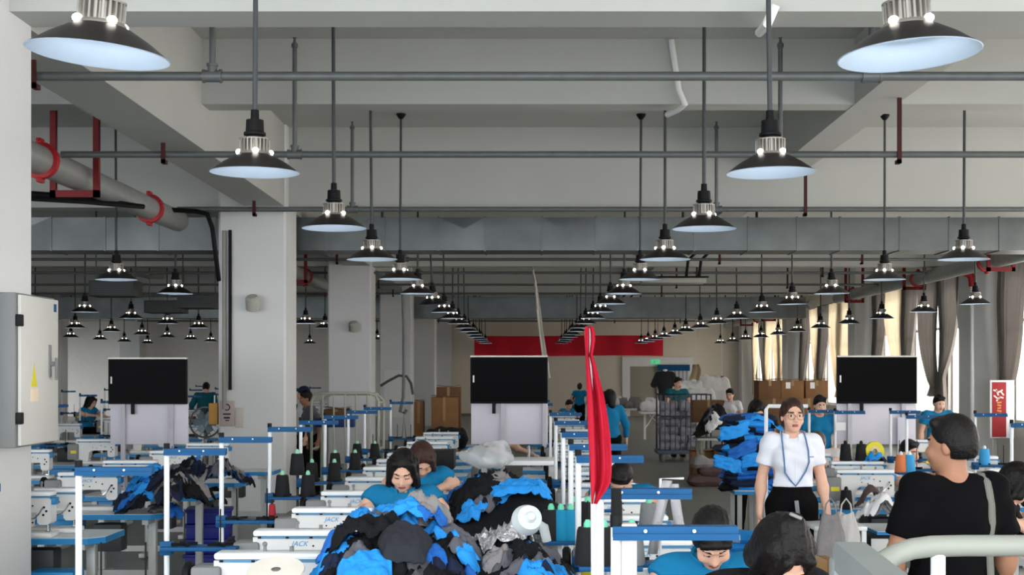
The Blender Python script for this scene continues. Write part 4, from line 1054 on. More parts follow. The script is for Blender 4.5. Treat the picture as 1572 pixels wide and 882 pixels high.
def slab(name, c, a, b, h, seed, mats, rz=0):
    n = 16; vs = []; V_ = MB(); gt, gb = [], []
    for top in (1, -1):
        g = []
        for i in range(n+1):
            row = []
            for j in range(n+1):
                u, v = 2*i/n-1, 2*j/n-1; e = max(abs(u), abs(v)); k = 1+.1*nz(u*1.5+seed, v*1.5, 2)
                th = h/2*math.sqrt(max(0, 1-e**6)); x, y = u*a*k, v*b*k
                z = top*th*(1+.5*nz(x*6+seed, y*6, top))+.02*nz(x*4, y*4+seed, 7)-.02*e*e
                row.append((x*math.cos(rz)-y*math.sin(rz), x*math.sin(rz)+y*math.cos(rz), z))
            g.append(row)
        V_.grid(g, (lambda i, j: 0) if len(mats) == 1 else (lambda i, j: 1 if (i+j*.6+seed*3) % 17 < 6 else 0))
    return V_.build(name, mats, None, 0, c, True)
def smooth(o):
    o.data.polygons.foreach_set('use_smooth', [True]*len(o.data.polygons)); return o
# tall blue stack beside the standing woman
r = random.Random(21); d = 13.2
for i in range(15):
    zc_ = .82+i*.044; xx = X(1148, d)+r.uniform(-.035, .035)
    ms = r.choice([[CLB2, CLN], [CLN, CLB], [CLB2, CLK], [CLB, CLK], [CLN, CLB2]])
    o = smooth(slab('folded_jacket', (xx, d+r.uniform(-.03, .03), zc_), .24+r.uniform(-.03, .03), .17, .075, i*2.3, ms, r.uniform(-.25, .25)))
    tag(o, f'folded blue and dark jacket, {ORD[i]} from the bottom of the tall stack by the woman', 'jacket', 'jackets in the tall blue stack')
HS = lambda x, y: 1.46-.5*abs(x-X(1165, 13))
o = cloth_piece(HS, X(1172, 13.1), 13.1, .2, .09, -.22, .0, 91, [CLB], 22, .6); tag(o, 'bright blue panel draped over the top of the tall jacket stack', 'garment')
for i, (px, py, rr, sd) in enumerate(((1128, 662, .3, 5), (1140, 690, .6, 9), (1118, 712, -.3, 15), (1160, 705, .2, 19))):
    g = []
    for u in range(15):
        g.append([Vector((X(px, 12.95)+(v/14-.5)*.26+.02*nz(u*.4, v*.4, sd), 12.97-.03*math.cos((v/14-.5)*3)+.02*nz(u*.3+sd, v*.3), Z(py, 12.95)+(u/14-.5)*.12+rr*(v/14-.5)*.2+.02*nz(v*.35, sd))) for v in range(15)])
    o = MB().grid(g).build('loose_sleeve', [CLB, CLB2, CLB, CLB][i], None, 60, fix=False); o.modifiers.new('s', 'SOLIDIFY').thickness = .006
    tag(o, ['bright blue sleeve hanging high on the front of the tall jacket stack', 'royal blue sleeve across the middle of the tall jacket stack', 'bright blue sleeve low on the left of the tall jacket stack', 'bright blue sleeve at the right edge of the tall jacket stack'][i], 'garment')
low_table(X(1122, 13.2), X(1176, 13.2), 12.95, 13.5, .78, 'small table carrying the tall blue jacket stack')
for i in range(6):
    o = smooth(slab('folded_jacket', (X(1142, 10.9)+r.uniform(-.03, .03), 10.9, .33+i*.055), .17, .14, .085, i*3.7+50, r.choice([[CLB], [CLB, CLW], [CLB2, CLB], [CLB, CLN]]), r.uniform(-.3, .3)))
    tag(o, f'bright blue garment, {ORD[i]} from the bottom of the low pile by the standing woman', 'garment', 'garments in the low blue pile')
t = thing('low_stool', 'low grey stool under the small blue pile', 'stool', (X(1142, 10.9), 10.9, 0))
MB().bb(-.2, .2, -.16, .16, .26, .29, 0, .006).build('seat', LEGG, t)
for sx in (-1, 1):
    for sy in (-1, 1): MB().cyl((sx*.17, sy*.13, 0), (sx*.16, sy*.12, .27), .012, n=8).build('leg', LEGG, t)
# ------------------------------------------------------------------ people
GL = M('glasses_frame', (150, 110, 100), .35, .3, var=0)
def seat_arms(spread=.2, z=.83, y=-.42, dz=.44): return [((sx*(.25), -.14, .86), (sx*spread*.55, y, z)) for sx in (-1, 1)]
# standing woman in white
p, Tu, Th, sc = person('woman standing in a white short sleeved shirt and black trousers with a blue lanyard', (1.9, 10.2, 0), .02, 1.66,
    arms=[((-.218, .03, 1.12), (-.245, -.03, .87)), ((.218, .02, 1.12), (.25, -.045, .86))], shirt=SHIRTW, trousers=TROUK, hair='tied', hairm=HAIRB, res=.006, sleeve=.62, collar=SHIRTW, fat=1.0, shw=.158, hem=1.065, head=(-.02, .05, .03))
g = MB()
for sx in (-1, 1):
    ring = [Th @ Vector((sx*.033+.026*math.cos(a), -.106-.004*math.cos(2*a)+.02*max(0, abs(sx*.033+.026*math.cos(a))-.045), 1.571+.022*math.sin(a)))*sc for a in [2*PI*i/20 for i in range(21)]]
    g.tube(ring, .0018, 6); g.tube([Th @ Vector((sx*.06, -.1, 1.576))*sc, Th @ Vector((sx*.078, .0, 1.575))*sc], .0018, 6)
g.tube([Th @ Vector((-.008, -.109, 1.575))*sc, Th @ Vector((.008, -.109, 1.575))*sc], .0018, 6); g.build('glasses', GL, p)
LAN = M('blue_lanyard', (96, 128, 168), .7, var=.05)
shirt = PARTS['shirt']
def onfront(x, z, o=.011): return surf(shirt, Vector((x*sc, -.6, z*sc)), (0, 1, 0))-Vector((0, o, 0))
pl = [Vector((-.07, .03, 1.46))*sc, Vector((-.082, -.03, 1.455))*sc]+[onfront(x, z) for x, z in ((-.088, 1.40), (-.09, 1.34), (-.088, 1.27), (-.075, 1.17), (-.04, 1.12), (.0, 1.075))]
pl += [onfront(x, z) for x, z in ((.035, 1.12), (.075, 1.18), (.092, 1.25), (.092, 1.33), (.088, 1.40))]+[Vector((.082, -.03, 1.455))*sc, Vector((.07, .03, 1.46))*sc]
MB().tube(pl, .0062, 6).build('lanyard', LAN, p)
MB().box(onfront(.008, 1.08, .016)+Vector((0, -.012, -.16)), (.03, .008, .11), 0, rotm(-.12, 'Y'), .003).build('badge', M('badge_grey', (130, 132, 138), .4), p)
MB().tube([onfront(.0, z, .0) for z in (1.40, 1.34, 1.27, 1.2, 1.12, 1.08)], .0035, 6).build('button_placket', SHIRTW, p)
MB().box(onfront(.105, 1.285, .001), (.05, .006, .006)).build('pocket_mark', LAN, p)
# man in black from behind
p, Tu, Th, sc = person('man in a black tee seen from behind with a grey bag strap on his shoulder', (1.79, 6.0, 0), PI+.28, 1.665, male=True, fat=1.12, shw=.166,
    arms=[((-.262, .02, 1.13), (-.262, -.06, .9)), ((.268, .0, 1.13), (.262, -.1, .9))], shirt=TEEK, trousers=KHAKI, hair='short', skin=SKINM, res=.006, sleeve=.78, head=(.04, .60, 0))
STR = M('bag_strap_grey', (112, 112, 106), .8, var=.05, scale=40)
shirt = PARTS['shirt']; g = []
tops = [Vector((-.118, y, 1.6))*sc for y in (-.03, .0, .03)]
cen = [surf(shirt, q, (0, 0, -1))+Vector((0, 0, .006)) for q in tops]+[surf(shirt, Vector((x*sc, .6, z*sc)), (0, -1, 0))+Vector((0, .006, 0)) for x, z in ((-.118, 1.42), (-.116, 1.38), (-.114, 1.32), (-.110, 1.25), (-.105, 1.17), (-.100, 1.09), (-.094, 1.01), (-.088, .94))]+[Vector((-.08, .2, .86))*sc]
for v in cen: g.append([v+Vector((-.017, .0, 0)), v+Vector((0, .003, .001)), v+Vector((.017, 0, 0))])
t = thing('shoulder_bag', 'grey shoulder bag hanging by a strap on the man in black', 'bag', p.location, PI+.28)
o = MB().grid(g).build('strap', STR, t); o.modifiers.new('s', 'SOLIDIFY').thickness = .004
MB().bb(-.17, .06, .17, .24, .62, .86, 0, .02).build('pouch', KHAKI, t)
# seamstress with long hair
OPE = dict(seated=True, arms=seat_arms(), trousers=TROUK, lower=False)
p, Tu, Th, sc = person('seamstress in teal with long black hair bent over her work behind the front heap', (X(620, 8.9)-.0, 8.9, 0), .05, 1.66, lean=.20, head=(.36, -.06, .03), hair='long', res=.007, collar=TEAL, eyes='shut', **OPE, top=1.385)
person('seamstress with hair in a bun bent low behind the long haired one', (X(645, 10.3), 10.3, 0), .1, 1.62, lean=.42, head=(.55, .1, 0), hair='bob', hairm=HAIRB, res=.01, eyes='shut', **OPE, top=1.36)
p, Tu, Th, sc = person('seamstress in teal looking down behind the nearest blue rail', (X(1088, 5.85), 5.85, 0), -.05, 1.64, lean=.24, head=(.62, .06, -.04), hair='fringe', res=.006, collar=TEAL, eyes='shut', **OPE, top=1.315)
p6, *_ = person('seamstress with hair tied up whose head shows at the bottom beside the nearest one', (X(1180, 4.75), 5.0, 0), .2, 1.72, lean=.26, head=(.74, .12, 0), hair='loose', res=.0065, shirt=CLK, eyes='shut', **OPE, top=1.365)
hp_ = PARTS['hair']
vz = max((v.co for v in hp_.data.vertices), key=lambda c: c.z); MB().box(vz+Vector((0, -.03, -.012)), (.045, .014, .012), 0, rotm(.4, 'Y'), .004).build('hair_clip', MGREY, p6)
person('seamstress in teal bent low over a machine right of the red flag', (X(964, 9.75), 10.05, 0), -.1, 1.6, lean=.55, head=(.5, -.3, 0), hair='short', res=.01, **OPE, top=1.245)
person('woman in teal standing behind the shoulder of the standing woman', (X(1258, 17.2), 17.2, 0), .1, 1.58, head=(.2, 0, 0), hair='short', res=.012, lower=True, arms=[((-.25, -.02, 1.12), (-.1, -.2, 1.0)), ((.25, -.02, 1.12), (.1, -.2, 1.0))])
person('grey haired worker in a white shirt bending down right of the standing woman', (X(1268, 14.4), 14.7, 0), -.3, 1.66, seated=True, lean=.5, head=(.5, .2, 0), hair='short', hairm=M('grey_hair', (86, 70, 62), .5, var=.2, scale=30), shirt=CLW, res=.011, arms=seat_arms(), lower=False, male=True, top=1.26)
person('woman with dark tousled hair facing the man in black', (X(1392, 13.9), 13.9, 0), .25, 1.62, seated=True, lean=.05, head=(.12, .3, 0), hair='short', shirt=CLW, res=.01, arms=seat_arms(), lower=False, top=1.21)
person('dark haired worker seated at the right edge behind the man in black', (X(1524, 9.0), 9.0, 0), 1.2, 1.64, seated=True, lean=.2, head=(.35, .2, 0), hair='bob', shirt=TEEK, res=.01, arms=seat_arms(), lower=False, top=1.29)
person('worker whose dark head shows just above the man in black', (X(1440, 20), 20, 0), .2, 1.55, hair='short', res=.014, male=True, head=(.3, 0, 0))
person('man in deep teal polo standing behind the wire cart', (X(1044, 31), 31.6, 0), .35, 1.76, hair='short', res=.014, male=True, shirt=TEAL2, head=(.15, .2, 0), arms=[((-.27, -.06, 1.14), (-.2, -.26, 1.0)), ((.27, -.06, 1.14), (.24, -.3, 1.02))])
person('woman in white reaching beside the cream curtains', (X(1121, 27), 27, 0), -.5, 1.56, hair='short', shirt=CLW, res=.014, head=(.25, .1, 0), arms=[((-.26, -.1, 1.14), (-.2, -.33, 1.15)), ((.26, -.02, 1.12), (.2, -.25, 1.0))])
person('dark haired worker bending behind the tall blue stack', (X(1152, 16), 16.2, 0), .3, 1.6, lean=.35, hair='bob', res=.014, head=(.4, 0, 0), shirt=TEAL2)
person('woman in teal and black trousers standing with her back turned far away', (X(890, 45), 45, 0), PI-.2, 1.54, hair='tied', res=.018, head=(.1, 0, 0), arms=[((-.3, .06, 1.16), (-.24, -.05, 1.02)), ((.3, .06, 1.16), (.24, -.05, 1.02))])
person('worker in a teal jacket half hidden by the red flag', (X(939, 21), 21.5, 0), PI+.3, 1.60, hair='bob', res=.013, head=(.1, .2, 0), sleeve=1.3)
person('worker in teal with long black hair seated far left beside the cabinet', (X(130, 29), 29, 0), 1.1, 1.66, seated=True, lean=.25, hair='long', res=.014, head=(.2, .1, 0), arms=seat_arms(), top=1.4)
person('worker in deep teal bending with the back turned by the bright left window', (X(313, 33), 33, 0), PI, 1.68, lean=.4, hair='short', res=.015, shirt=TEAL2, male=True, sleeve=1.3)
person('worker in a dark cap standing just right of the front column', (X(466, 23), 23, 0), -1.2, 1.63, hair='cap', res=.013, shirt=CLW, male=True)
person('worker in a grey top seated behind the pale green cage', (X(484, 21.8), 21.8, 0), -1.2, 1.6, lean=.25, hair='short', res=.013, shirt=CLG, skin=SKINM)
person('worker in deep teal reaching across the table under the middle television', (X(752, 18.6), 18.9, 0), .5, 1.62, seated=True, lean=.2, hair='short', res=.013, shirt=TEAL2, arms=[((-.2, -.15, .95), (-.05, -.38, .86)), ((.27, -.1, .94), (.5, -.3, .82))], lower=False)
for i, (x, y, hr, lab) in enumerate(((-6.9, 40, 'short', 'small far worker in teal beside the left edge of the left television'), (-4.9, 31, 'bob', 'far seated worker between the left television and the front column'), (1.6, 48, 'bob', 'tiny far worker at the cluttered table right of the flag'), (1.0, 36, 'short', 'far worker seated left of the red flag'))):
    person(lab, (x, y, 0), .2*i, 1.64, seated=True, lean=.25, hair=hr, res=.018, head=(.3, 0, 0), arms=seat_arms())
# ------------------------------------------------------------------ televisions, boards, flag, cages, cartons, clutter
def tv(px0, px1, py0, py1, d, lab, glow=False):
    w, h = X(px1, d)-X(px0, d), Z(py0, d)-Z(py1, d); c = Vector(((X(px0, d)+X(px1, d))/2, d, Z(py1, d)))
    t = thing('television', lab, 'television', c)
    MB().bb(-w/2, w/2, .0, .05, 0, h, 0, .006).build('casing', BLACK, t)
    MB().bb(-w/2+.012, w/2-.012, -.006, .002, .022, h-.016).build('screen', SCREEN, t)
    MB().bb(-w/2, w/2, -.01, .05, h-.006, h+.012).build('top_trim', M('tv_silver', (196, 190, 184), .4, .3), t)
    MB().bb(-w/2+.03, -w/2+.048, -.009, -.005, h*.45, h*.6).build('side_sticker', PAPER, t)
    if w*FP/d > 0: MB().bb(-.2, -.16, .0, .03, -.12, .01, 0, .004).build('hanging_bracket', BLACK, t)
    return t
def board(px0, px1, py0, py1, d, posts, lab):
    w = X(px1, d)-X(px0, d); z0, z1 = Z(py1, d), Z(py0, d)
    t = thing('display_stand', lab, 'stand', ((X(px0, d)+X(px1, d))/2, d+.06, 0))
    MB().bb(-w/2, w/2, 0, .03, z0, z1, 0, .006).build('panel', BOARD, t)
    for px in posts:
        x = X(px, d)-t.location.x; MB().bb(x-.025, x+.025, -.05, -.002, .06, z1).build('post', M('post_grey', (188, 186, 194), .45), t)
        MB().bb(x-.03, x+.03, -.3, .3, .03, .07, 0, .006).build('foot', LEGG, t)
    return t
for (a, b, c, e, ps, nm) in ((166, 287, 550, 620, (188, 262), 'left'), (722, 841, 547, 619, (772, 836), 'middle'), (1285, 1408, 547, 619, (1305, 1388), 'right')):
    tv(a, b, c, e, 17.0, {'left': 'black television on the white stand left of the white column', 'middle': 'black television on the white stand under the red banner', 'right': 'black television on the white stand near the curtains'}[nm])
    board(a+1, b, 618, 682, 17.0, ps, f'white panel stand carrying the {nm} television')
pxbox('notice_sheet', 1378, 640, 1392, 700, 16.95, .006, M('sheet_lilac', (206, 206, 220), .7), 'pale lilac notice sheet on the white panel below the right television', 'paper', 0)
pxbox('notice_sheet', 1284, 648, 1298, 660, 14.4, .006, PAPER, 'small white notice hanging from the rail left of the right television', 'paper', 0)
# flag
t = thing('flag', 'limp red flag on a white pole in the middle of the aisle', 'flag', (0, 0, 0)); d = 4.5
MB().tube([W(912, 1000, d), W(910.5, 770, d), W(906, 503, d)], [.0085, .008, .0045], 12).build('pole', POSTW, t)
prof = [(501, 904, 909), (508, 902, 912), (522, 902.5, 913), (535, 903.5, 911), (545, 904, 909), (560, 904, 914), (580, 905, 919), (605, 906, 926), (640, 907, 932), (670, 908, 936), (700, 910, 938), (722, 911, 938), (738, 911.5, 937), (750, 912, 931), (762, 912.5, 922), (772, 913, 916)]
for off, nm in ((0, 'cloth'),):
    g = []
    for py, a, b in prof:
        a -= 5.5; w = (b-a); row = []
        for i in range(23):
            u = i/22; row.append(Vector((X(a+w*u, d), d-.034+.014*math.sin(u*9+py*.006)*min(1, w/20)+.02*math.sin(u*PI)-.012*math.cos(u*17+py*.012)*min(1, w/26), Z(py, d))))
        back = [v+Vector((0, .03, 0)) for v in reversed(row)]
        g.append(row+back+[row[0]])
    MB().grid(g).build('cloth', FLAGR, t, 60)
# foreground handle frame
t = thing('handle_frame', 'thick cream grey tube handle frame at the lower right front', 'frame', (0, 0, 0)); d = 2.6
pts = [W(1620, 837, d), W(1480, 837, d), W(1430, 838, d), W(1400, 842, d), W(1376, 850, d), W(1355, 862, d-.02), W(1338, 878, d-.05), W(1330, 900, d-.08)]
MB().tube(pts, .0195, 16).build('top_tube', CREAM, t, 60)
MB().cyl(W(1440, 850, d), W(1440, 1100, d), .0135, n=12).build('upright', POSTW, t)
g = MB(); a, b = W(1300, 843, 2.25), W(1372, 905, 1.85)
di = (b-a).normalized(); up = Vector((0, 0, 1)); sd = di.cross(up).normalized(); up = sd.cross(di)
vs = []
for q in (a, b):
    for u, v in ((-.032, .0), (-.028, .012), (.018, .012), (.022, 0), (.022, -.03), (-.032, -.03)): vs.append(q+sd*u*1.0+up*v)
g.add(vs, [(0, 1, 2, 3, 4, 5), (11, 10, 9, 8, 7, 6)]+[(i, 6+i, 6+(i+1) % 6, (i+1) % 6) for i in range(6)])
g.bb(a.x-.025, a.x+.03, a.y-.02, a.y+.02, a.z-.35, a.z-.012, 0, .006)
g.build('side_bar', M('side_bar_grey', (128, 134, 132), .45), t, 30)
# cage trolley right of column
t = thing('cage_trolley', 'pale green tube cage trolley holding cartons right of the front column', 'trolley', W(478, 700, 20.6)); d = 20.6
w, h = X(578, d)-X(475, d), Z(603, d)-Z(700, d)
MB().tube([(0, 0, -.64), (0, 0, h-.12), (.04, 0, h-.03), (.14, 0, h), (w-.14, 0, h), (w-.04, 0, h-.03), (w, 0, h-.12), (w, 0, -.64)], .022, 10).build('front_frame', CAGE, t)
MB().tube([(.05, .7, -.64), (.05, .7, h-.12), (.2, .7, h-.02), (w-.1, .7, h-.02), (w, .7, h-.12), (w, .7, -.64)], .022, 10).build('rear_frame', CAGE, t)
for i in range(1, 6): MB().cyl((w*i/6, 0, -.3), (w*i/6, 0, h-.005), .012, n=8).build('bar', CAGE, t)
for s in (0, w): MB().cyl((s, 0, .1), (s, .7, .1), .016, n=8).cyl((s, 0, h-.14), (s, .7, h-.14), .016, n=8).build('side_rail', CAGE, t)
MB().bb(0, w, 0, .7, -.42, -.36).build('deck', CAGE, t)
def carton(c, s, lab, m=CARD, rz=0, grp=None, flap=True, mark=False):
    t = thing('carton', lab, 'carton', c, rz, grp)
    MB().bb(-s[0]/2, s[0]/2, -s[1]/2, s[1]/2, 0, s[2], 0, .006).build('box', m, t)
    MB().bb(-.025, .025, -s[1]/2-.002, s[1]/2+.002, s[2]*.7, s[2]+.002).build('tape', TAPE, t)
    if flap:
        f = MB()
        for sg in (-1, 1): f.box((sg*s[0]*.26, -.01, s[2]+.02), (s[0]*.5, s[1], .006), 0, rotm(-sg*.1, 'Y'))
        f.build('flap', m, t)
    if mark: MB().bb(-s[0]*.3, -s[0]*.3+.08, -s[1]/2-.003, -s[1]/2, s[2]*.55, s[2]*.9).build('white_label', PAPER, t)
    return t
carton((X(518, 20.9), 20.95, Z(640, 20.9)), (.36, .4, .12), 'flat brown carton inside the pale green cage trolley', CARDD)
t = thing('blue_crate', 'dark blue plastic crate inside the pale green cage trolley', 'crate', (X(515, 20.9), 20.95, Z(655, 20.9)))
MB().bb(-.28, .28, -.2, .2, 0, .13, 0, .01).build('body', M('crate_blue', (28, 44, 110), .5), t)
# tall cartons by the columns
d = 26.0
carton((X(683, d), d, 0), (.47, .45, Z(609, d)), 'big tall brown carton standing before the white columns', CARD)
carton((X(687, d), d+.5, 0), (.44, .4, Z(594, d)), 'taller brown carton standing behind the big one before the columns', CARDD)
carton((X(642, d), d+.3, 0), (.17, .4, Z(616, d)), 'narrow brown carton left of the big tall one', CARD)
t = thing('black_cloth_stack', 'black cloth bundle on the dark table behind the seamstresses', 'cloth bundle', (X(685, 20), 20, Z(682, 20)))
o = slab('x', (0, 0, .1), .3, .3, .26, 4, [CLK]); o.name = 'bundle'; o.parent = t; smooth(o)
put('t', False, (X(690, 20), 20.1, Z(682, 20)-.76), 'dark table with the black bundle behind the seamstresses', 'distant sewing tables')
pxbox('black_bin', 661, 688, 700, 716, 14.6, .4, M('bin_black', (16, 16, 17), .6), 'black square bin behind the two seamstresses', 'bin', .01)
# notice board on the column beside the big cartons, steam iron hose
pxbox('notice_board', 590, 568, 618, 640, CY[3]+.13, .02, PAPER, 'white printed notice on the third white column', 'paper', 0)
t = thing('iron_hose', 'grey steam hose hanging down and curling beside the third column', 'hose', (0, 0, 0)); d = 24
MB().tube([W(618, 440, d), W(620, 500, d), W(620, 570, d), W(619, 610, d), W(614, 632, d), W(621, 634, d), W(624, 628, d)], .028, 8).build('hose', STEEL, t)
MB().tube([W(584, 592, d), W(595, 585, d), W(612, 576, d), W(624, 577, d), W(631, 588, d), W(634, 605, d)], .022, 8).build('arm', DGREY, t)
MB().tube([(X(612, d), d, 0), W(620, 636, d), (X(630, d), d, 0)], .022, 8).build('stand_legs', MGREY, t)
# clear plastic bag and white work surface under the middle television
BAG = M('clear_plastic_bag', (238, 241, 244), .12, alpha=.34)
S_ = SDF((-.35, -.3, -.2), (.35, .3, .3), .015); S_.ell((0, 0, .03), (.2, .15, .1), .05).ell((-.14, 0, .03), (.11, .08, .06), .05).ell((.06, 0, .08), (.1, .1, .09), .04)
x_, y_, z_ = np.meshgrid(*S_.ax, indexing='ij', sparse=True); S_.F = (S_.F+.014*np.sin(38*x_+20*z_)*np.sin(30*y_+25*z_)).astype(np.float32)
b_ = S_.build('plastic_bag', BAG, None, 1, None, 1); b_.location = W(752, 706, 11.6); tag(b_, 'puffed clear plastic bag lying on the white table left of the middle television legs', 'plastic bag')
t = thing('cutting_table', 'white topped table behind the second garment heap', 'table', (X(795, 12.0), 12.0, 0)); zt = Z(704, 12.0)
MB().bb(-.32, .32, -.25, .3, zt-.04, zt, 0, .008).build('tabletop', WHITE, t)
for sx in (-.28, .28):
    for sy in (-.2, .25): MB().bb(sx-.02, sx+.02, sy-.02, sy+.02, 0, zt-.04).build('leg', LEGG, t)
# stacked cartons behind the standing woman
d = 25.0; q = .402
for i, (px, lab) in enumerate(((1178, 'open topped brown carton, left one of the top three behind the standing woman'), (1214, 'brown carton with white label, middle one of the top three behind the standing woman'), (1250, 'brown carton with white label, right one of the top three behind the standing woman'))):
    carton((X(px, d), d, 1.41), (.39, .4, .31), lab, CARDD if i == 0 else CARD, (.06, -.03, .03)[i], 'cartons in the tall stack', True, i > 0)
for i, (px, z0, w2, lab) in enumerate(((1185, .95, .56, 'wide brown carton, left in the second layer behind the standing woman'), (1238, .95, .6, 'wide brown carton, right in the second layer behind the standing woman'), (1186, .48, .58, 'wide brown carton, left in the third layer behind the standing woman'), (1240, .48, .6, 'wide brown carton, right in the third layer behind the standing woman'), (1187, 0, .6, 'wide brown carton, left at the bottom behind the standing woman'), (1241, 0, .6, 'wide brown carton, right at the bottom behind the standing woman'))):
    carton((X(px, d), d+.02, z0), (w2, .5, .46), lab, CARD if i % 2 else CARDD, 0, 'cartons in the tall stack', False)
# wire cart with grey bundles
d = 30.2; t = thing('wire_cart', 'dark wire cart filled with grey plastic bundles in the aisle', 'cart', (X(1038, d), d, 0)); WC = M('wire_dark', (70, 72, 84), .5, .3)
w = X(1065, d)-X(1011, d); h = Z(605, d)
MB().bb(-w/2-.05, w/2+.05, -.35, .45, .16, .24, 0, .01).build('deck', M('deck_blue_grey', (84, 92, 110), .5), t)
for sy in (-.33, .43):
    f = MB().tube([(-w/2, sy, .2), (-w/2, sy, h), (w/2+.32, sy, h), (w/2+.32, sy, .2)], .022, 8).cyl((-w/2, sy, .95), (w/2+.3, sy, .95), .016, n=8)
    f.build('side_frame', WC, t)
    for i in range(1, 9): MB().cyl((-w/2+w*1.3*i/9, sy, .22), (-w/2+w*1.3*i/9, sy, h), .011, n=6).build('wire', WC, t)
for sx in (-.3, .35):
    for sy in (-.25, .35): MB().lathe([(0, -.025), (.075, -.025), (.085, 0), (.075, .025), (0, .025)], (sx, sy, .085), 16, 0, rotm(PI/2, 'Y')).build('wheel', MGREY, t)
r = random.Random(4); BUN = M('grey_plastic_bundle', (158, 158, 168), .35, var=.2, scale=20, bump=.7, bscale=25); n = 0
for lz in range(6):
    for k in range(4):
        o = smooth(slab('plastic_bundle', (t.location.x-w/2+.12+k*.19, d+r.uniform(-.1, .05), .33+lz*.165), .11, .2, .19, r.uniform(0, 90), [BUN], r.uniform(-.2, .2)))
        tag(o, f'grey wrapped bundle in the wire cart, {ORD[k]} from left, {ORD[lz]} layer up', 'bundle', 'bundles in the wire cart')
# black tee on a form
t = thing('mannequin', 'dress form wearing a black tee near the far shutter', 'dress form', (X(1021, 34), 34, 0)); MB().cyl((0, 0, 0), (0, 0, 1.1), .025).lathe([(.25, 0), (.25, .03), (.02, .06)], n=18).build('stand', MGREY, t)
S_ = SDF((-.45, -.3, .8), (.45, .3, 2.1), .016); zz = Z(568, 34)
S_.ell((0, 0, zz-.3), (.19, .12, .3), .05).ell((0, 0, zz-.62), (.17, .12, .2), .05).cap((-.15, 0, zz-.1), (.15, 0, zz-.1), .075, None, .05)
for sx in (-1, 1): S_.cap((sx*.18, 0, zz-.12), (sx*.27, 0, zz-.34), .07, .075, .04)
S_.plane((0, 0, zz-.72), (0, 0, -1)).build('tee', M('black_green_tee', (40, 42, 42), .9), t); MB().lathe([(.055, zz-.06), (.06, zz), (.05, zz+.02), (0, zz+.03)], n=14).build('neck', CLW, t)
# black pile on grey table, cartons and sacks beneath
d = 24.2; t = thing('work_table', 'grey legged table with a black cloth pile left of the tall blue stack', 'table', (X(1100, d), d, 0))
MB().bb(-.36, .36, -.3, .35, .72, .76, 0, .006).build('tabletop', LEGG, t)
for sx in (-.28, .28):
    for sy in (-.25, .3): MB().bb(sx-.025, sx+.025, sy-.025, sy+.025, 0, .72).build('leg', M('leg_olive', (126, 124, 112), .5), t)
H4 = heap_h([(X(1102, d), d, .26, .3, .48), (X(1085, d), d, .16, .2, .3)], .76)
core(H4, X(1065, d), X(1132, d), d-.32, d+.35, 'dark bottom layer of the black cloth pile on the grey table')
heap(H4, X(1100, d), d-.05, .22, .2, 9, 31, 'the pile on the grey table', 'the pile on the grey table', [0, 0, 0, 2], (.1, .2))
o = cloth_piece(H4, X(1092, d), d-.22, .13, .1, .4, .05, 99, [CLW], 18); tag(o, 'white crumpled cloth on the front of the black pile', 'cloth')
carton((X(1078, 25.2), 25.2, 0), (.42, .4, .48), 'brown carton on the floor under the black pile, rear one', CARD)
carton((X(1073, 24.8), 24.6, .0), (.3, .3, .3), 'brown carton on the floor in front of the cart wheels', CARDD, 0, None, False)
carton((X(1112, 25), 25.0, 0), (.4, .4, .5), 'brown carton standing under the grey table beside the leg', CARDD)
carton((X(1088, 27), 27.2, Z(640, 27)-.1), (.6, .4, .42), 'open brown carton behind the black pile', CARDD, 0, None, False)
SACK = M('brown_sack', (92, 72, 72), .8, var=.12, bump=.5)
for i, (px, z, a) in enumerate(((1084, .1, .3), (1096, .26, .26), (1080, .38, .2))):
    o = smooth(slab('sack', (X(px, 23.5), 23.5, z), a, .22, .2, i*9+3, [SACK if i < 2 else CLM])); tag(o, f'brown sack, {["lowest", "middle", "topmost pale one"][i]} of the small pile under the grey table', 'sack', 'sacks under the grey table')
# far clutter tables
r = random.Random(8)
for i, (px, d, w2) in enumerate(((975, 44, 1.9), (925, 52, 1.6), (1015, 40, 1.2))):
    t = thing('folding_table', ['long cluttered white table right of the red flag', 'white table far behind the red flag', 'short white table by the dress form'][i], 'table', (X(px, d), d, 0))
    MB().bb(-w2/2, w2/2, -.4, .4, .72, .78, 0, .01).build('tabletop', WHITE, t)
    for s in (-1, 1): MB().bb(s*w2*.38-.03, s*w2*.38+.03, -.03, .03, 0, .72).build('leg', WHITE, t); MB().tube([(s*w2*.38, 0, .3), (s*w2*.15, 0, .72)], .02, 6).build('brace', WHITE, t)
    for j in range(9):
        m = r.choice([CLW, CLW, CLK, CLM, CLG]); mn = {CLW: 'white', CLK: 'black', CLM: 'pale grey', CLG: 'slate grey'}[m]
        o = smooth(slab('cloth_bundle', (X(px, d)+(j/8-.5)*w2*.9, d+r.uniform(-.25, .2), .86+r.uniform(0, .1)), r.uniform(.12, .24), .2, r.uniform(.18, .4), i*20+j, [m]))
        tag(o, f'{mn} cloth bundle, {ORD[j]} from the left on the {["long cluttered table", "farthest white table", "short white table"][i]}', 'cloth bundle', 'bundles on the far tables')
# white bundles along the windows, blue ladders of rails at the centre
for i, (px, py, d, a, h) in enumerate(((1075, 610, 40, .4, .5), (1095, 598, 44, .5, .8), (1060, 600, 42, .35, .6))):
    o = smooth(slab('wrapped_goods', (X(px, d), d, Z(py, d)), a, .3, h, i*7+1, [CLW])); low_table(X(px, d)-a*.8, X(px, d)+a*.8, d-.25, d+.25, Z(py, d)-h*.5+.04, ['table under the low white goods beside the cart', 'table under the tall white wrapped goods', 'table under the white goods behind the cart'][i]); tag(o, ['low white wrapped goods beside the wire cart', 'tall white wrapped goods under the red bundle', 'white wrapped goods behind the cart'][i], 'wrapped goods')
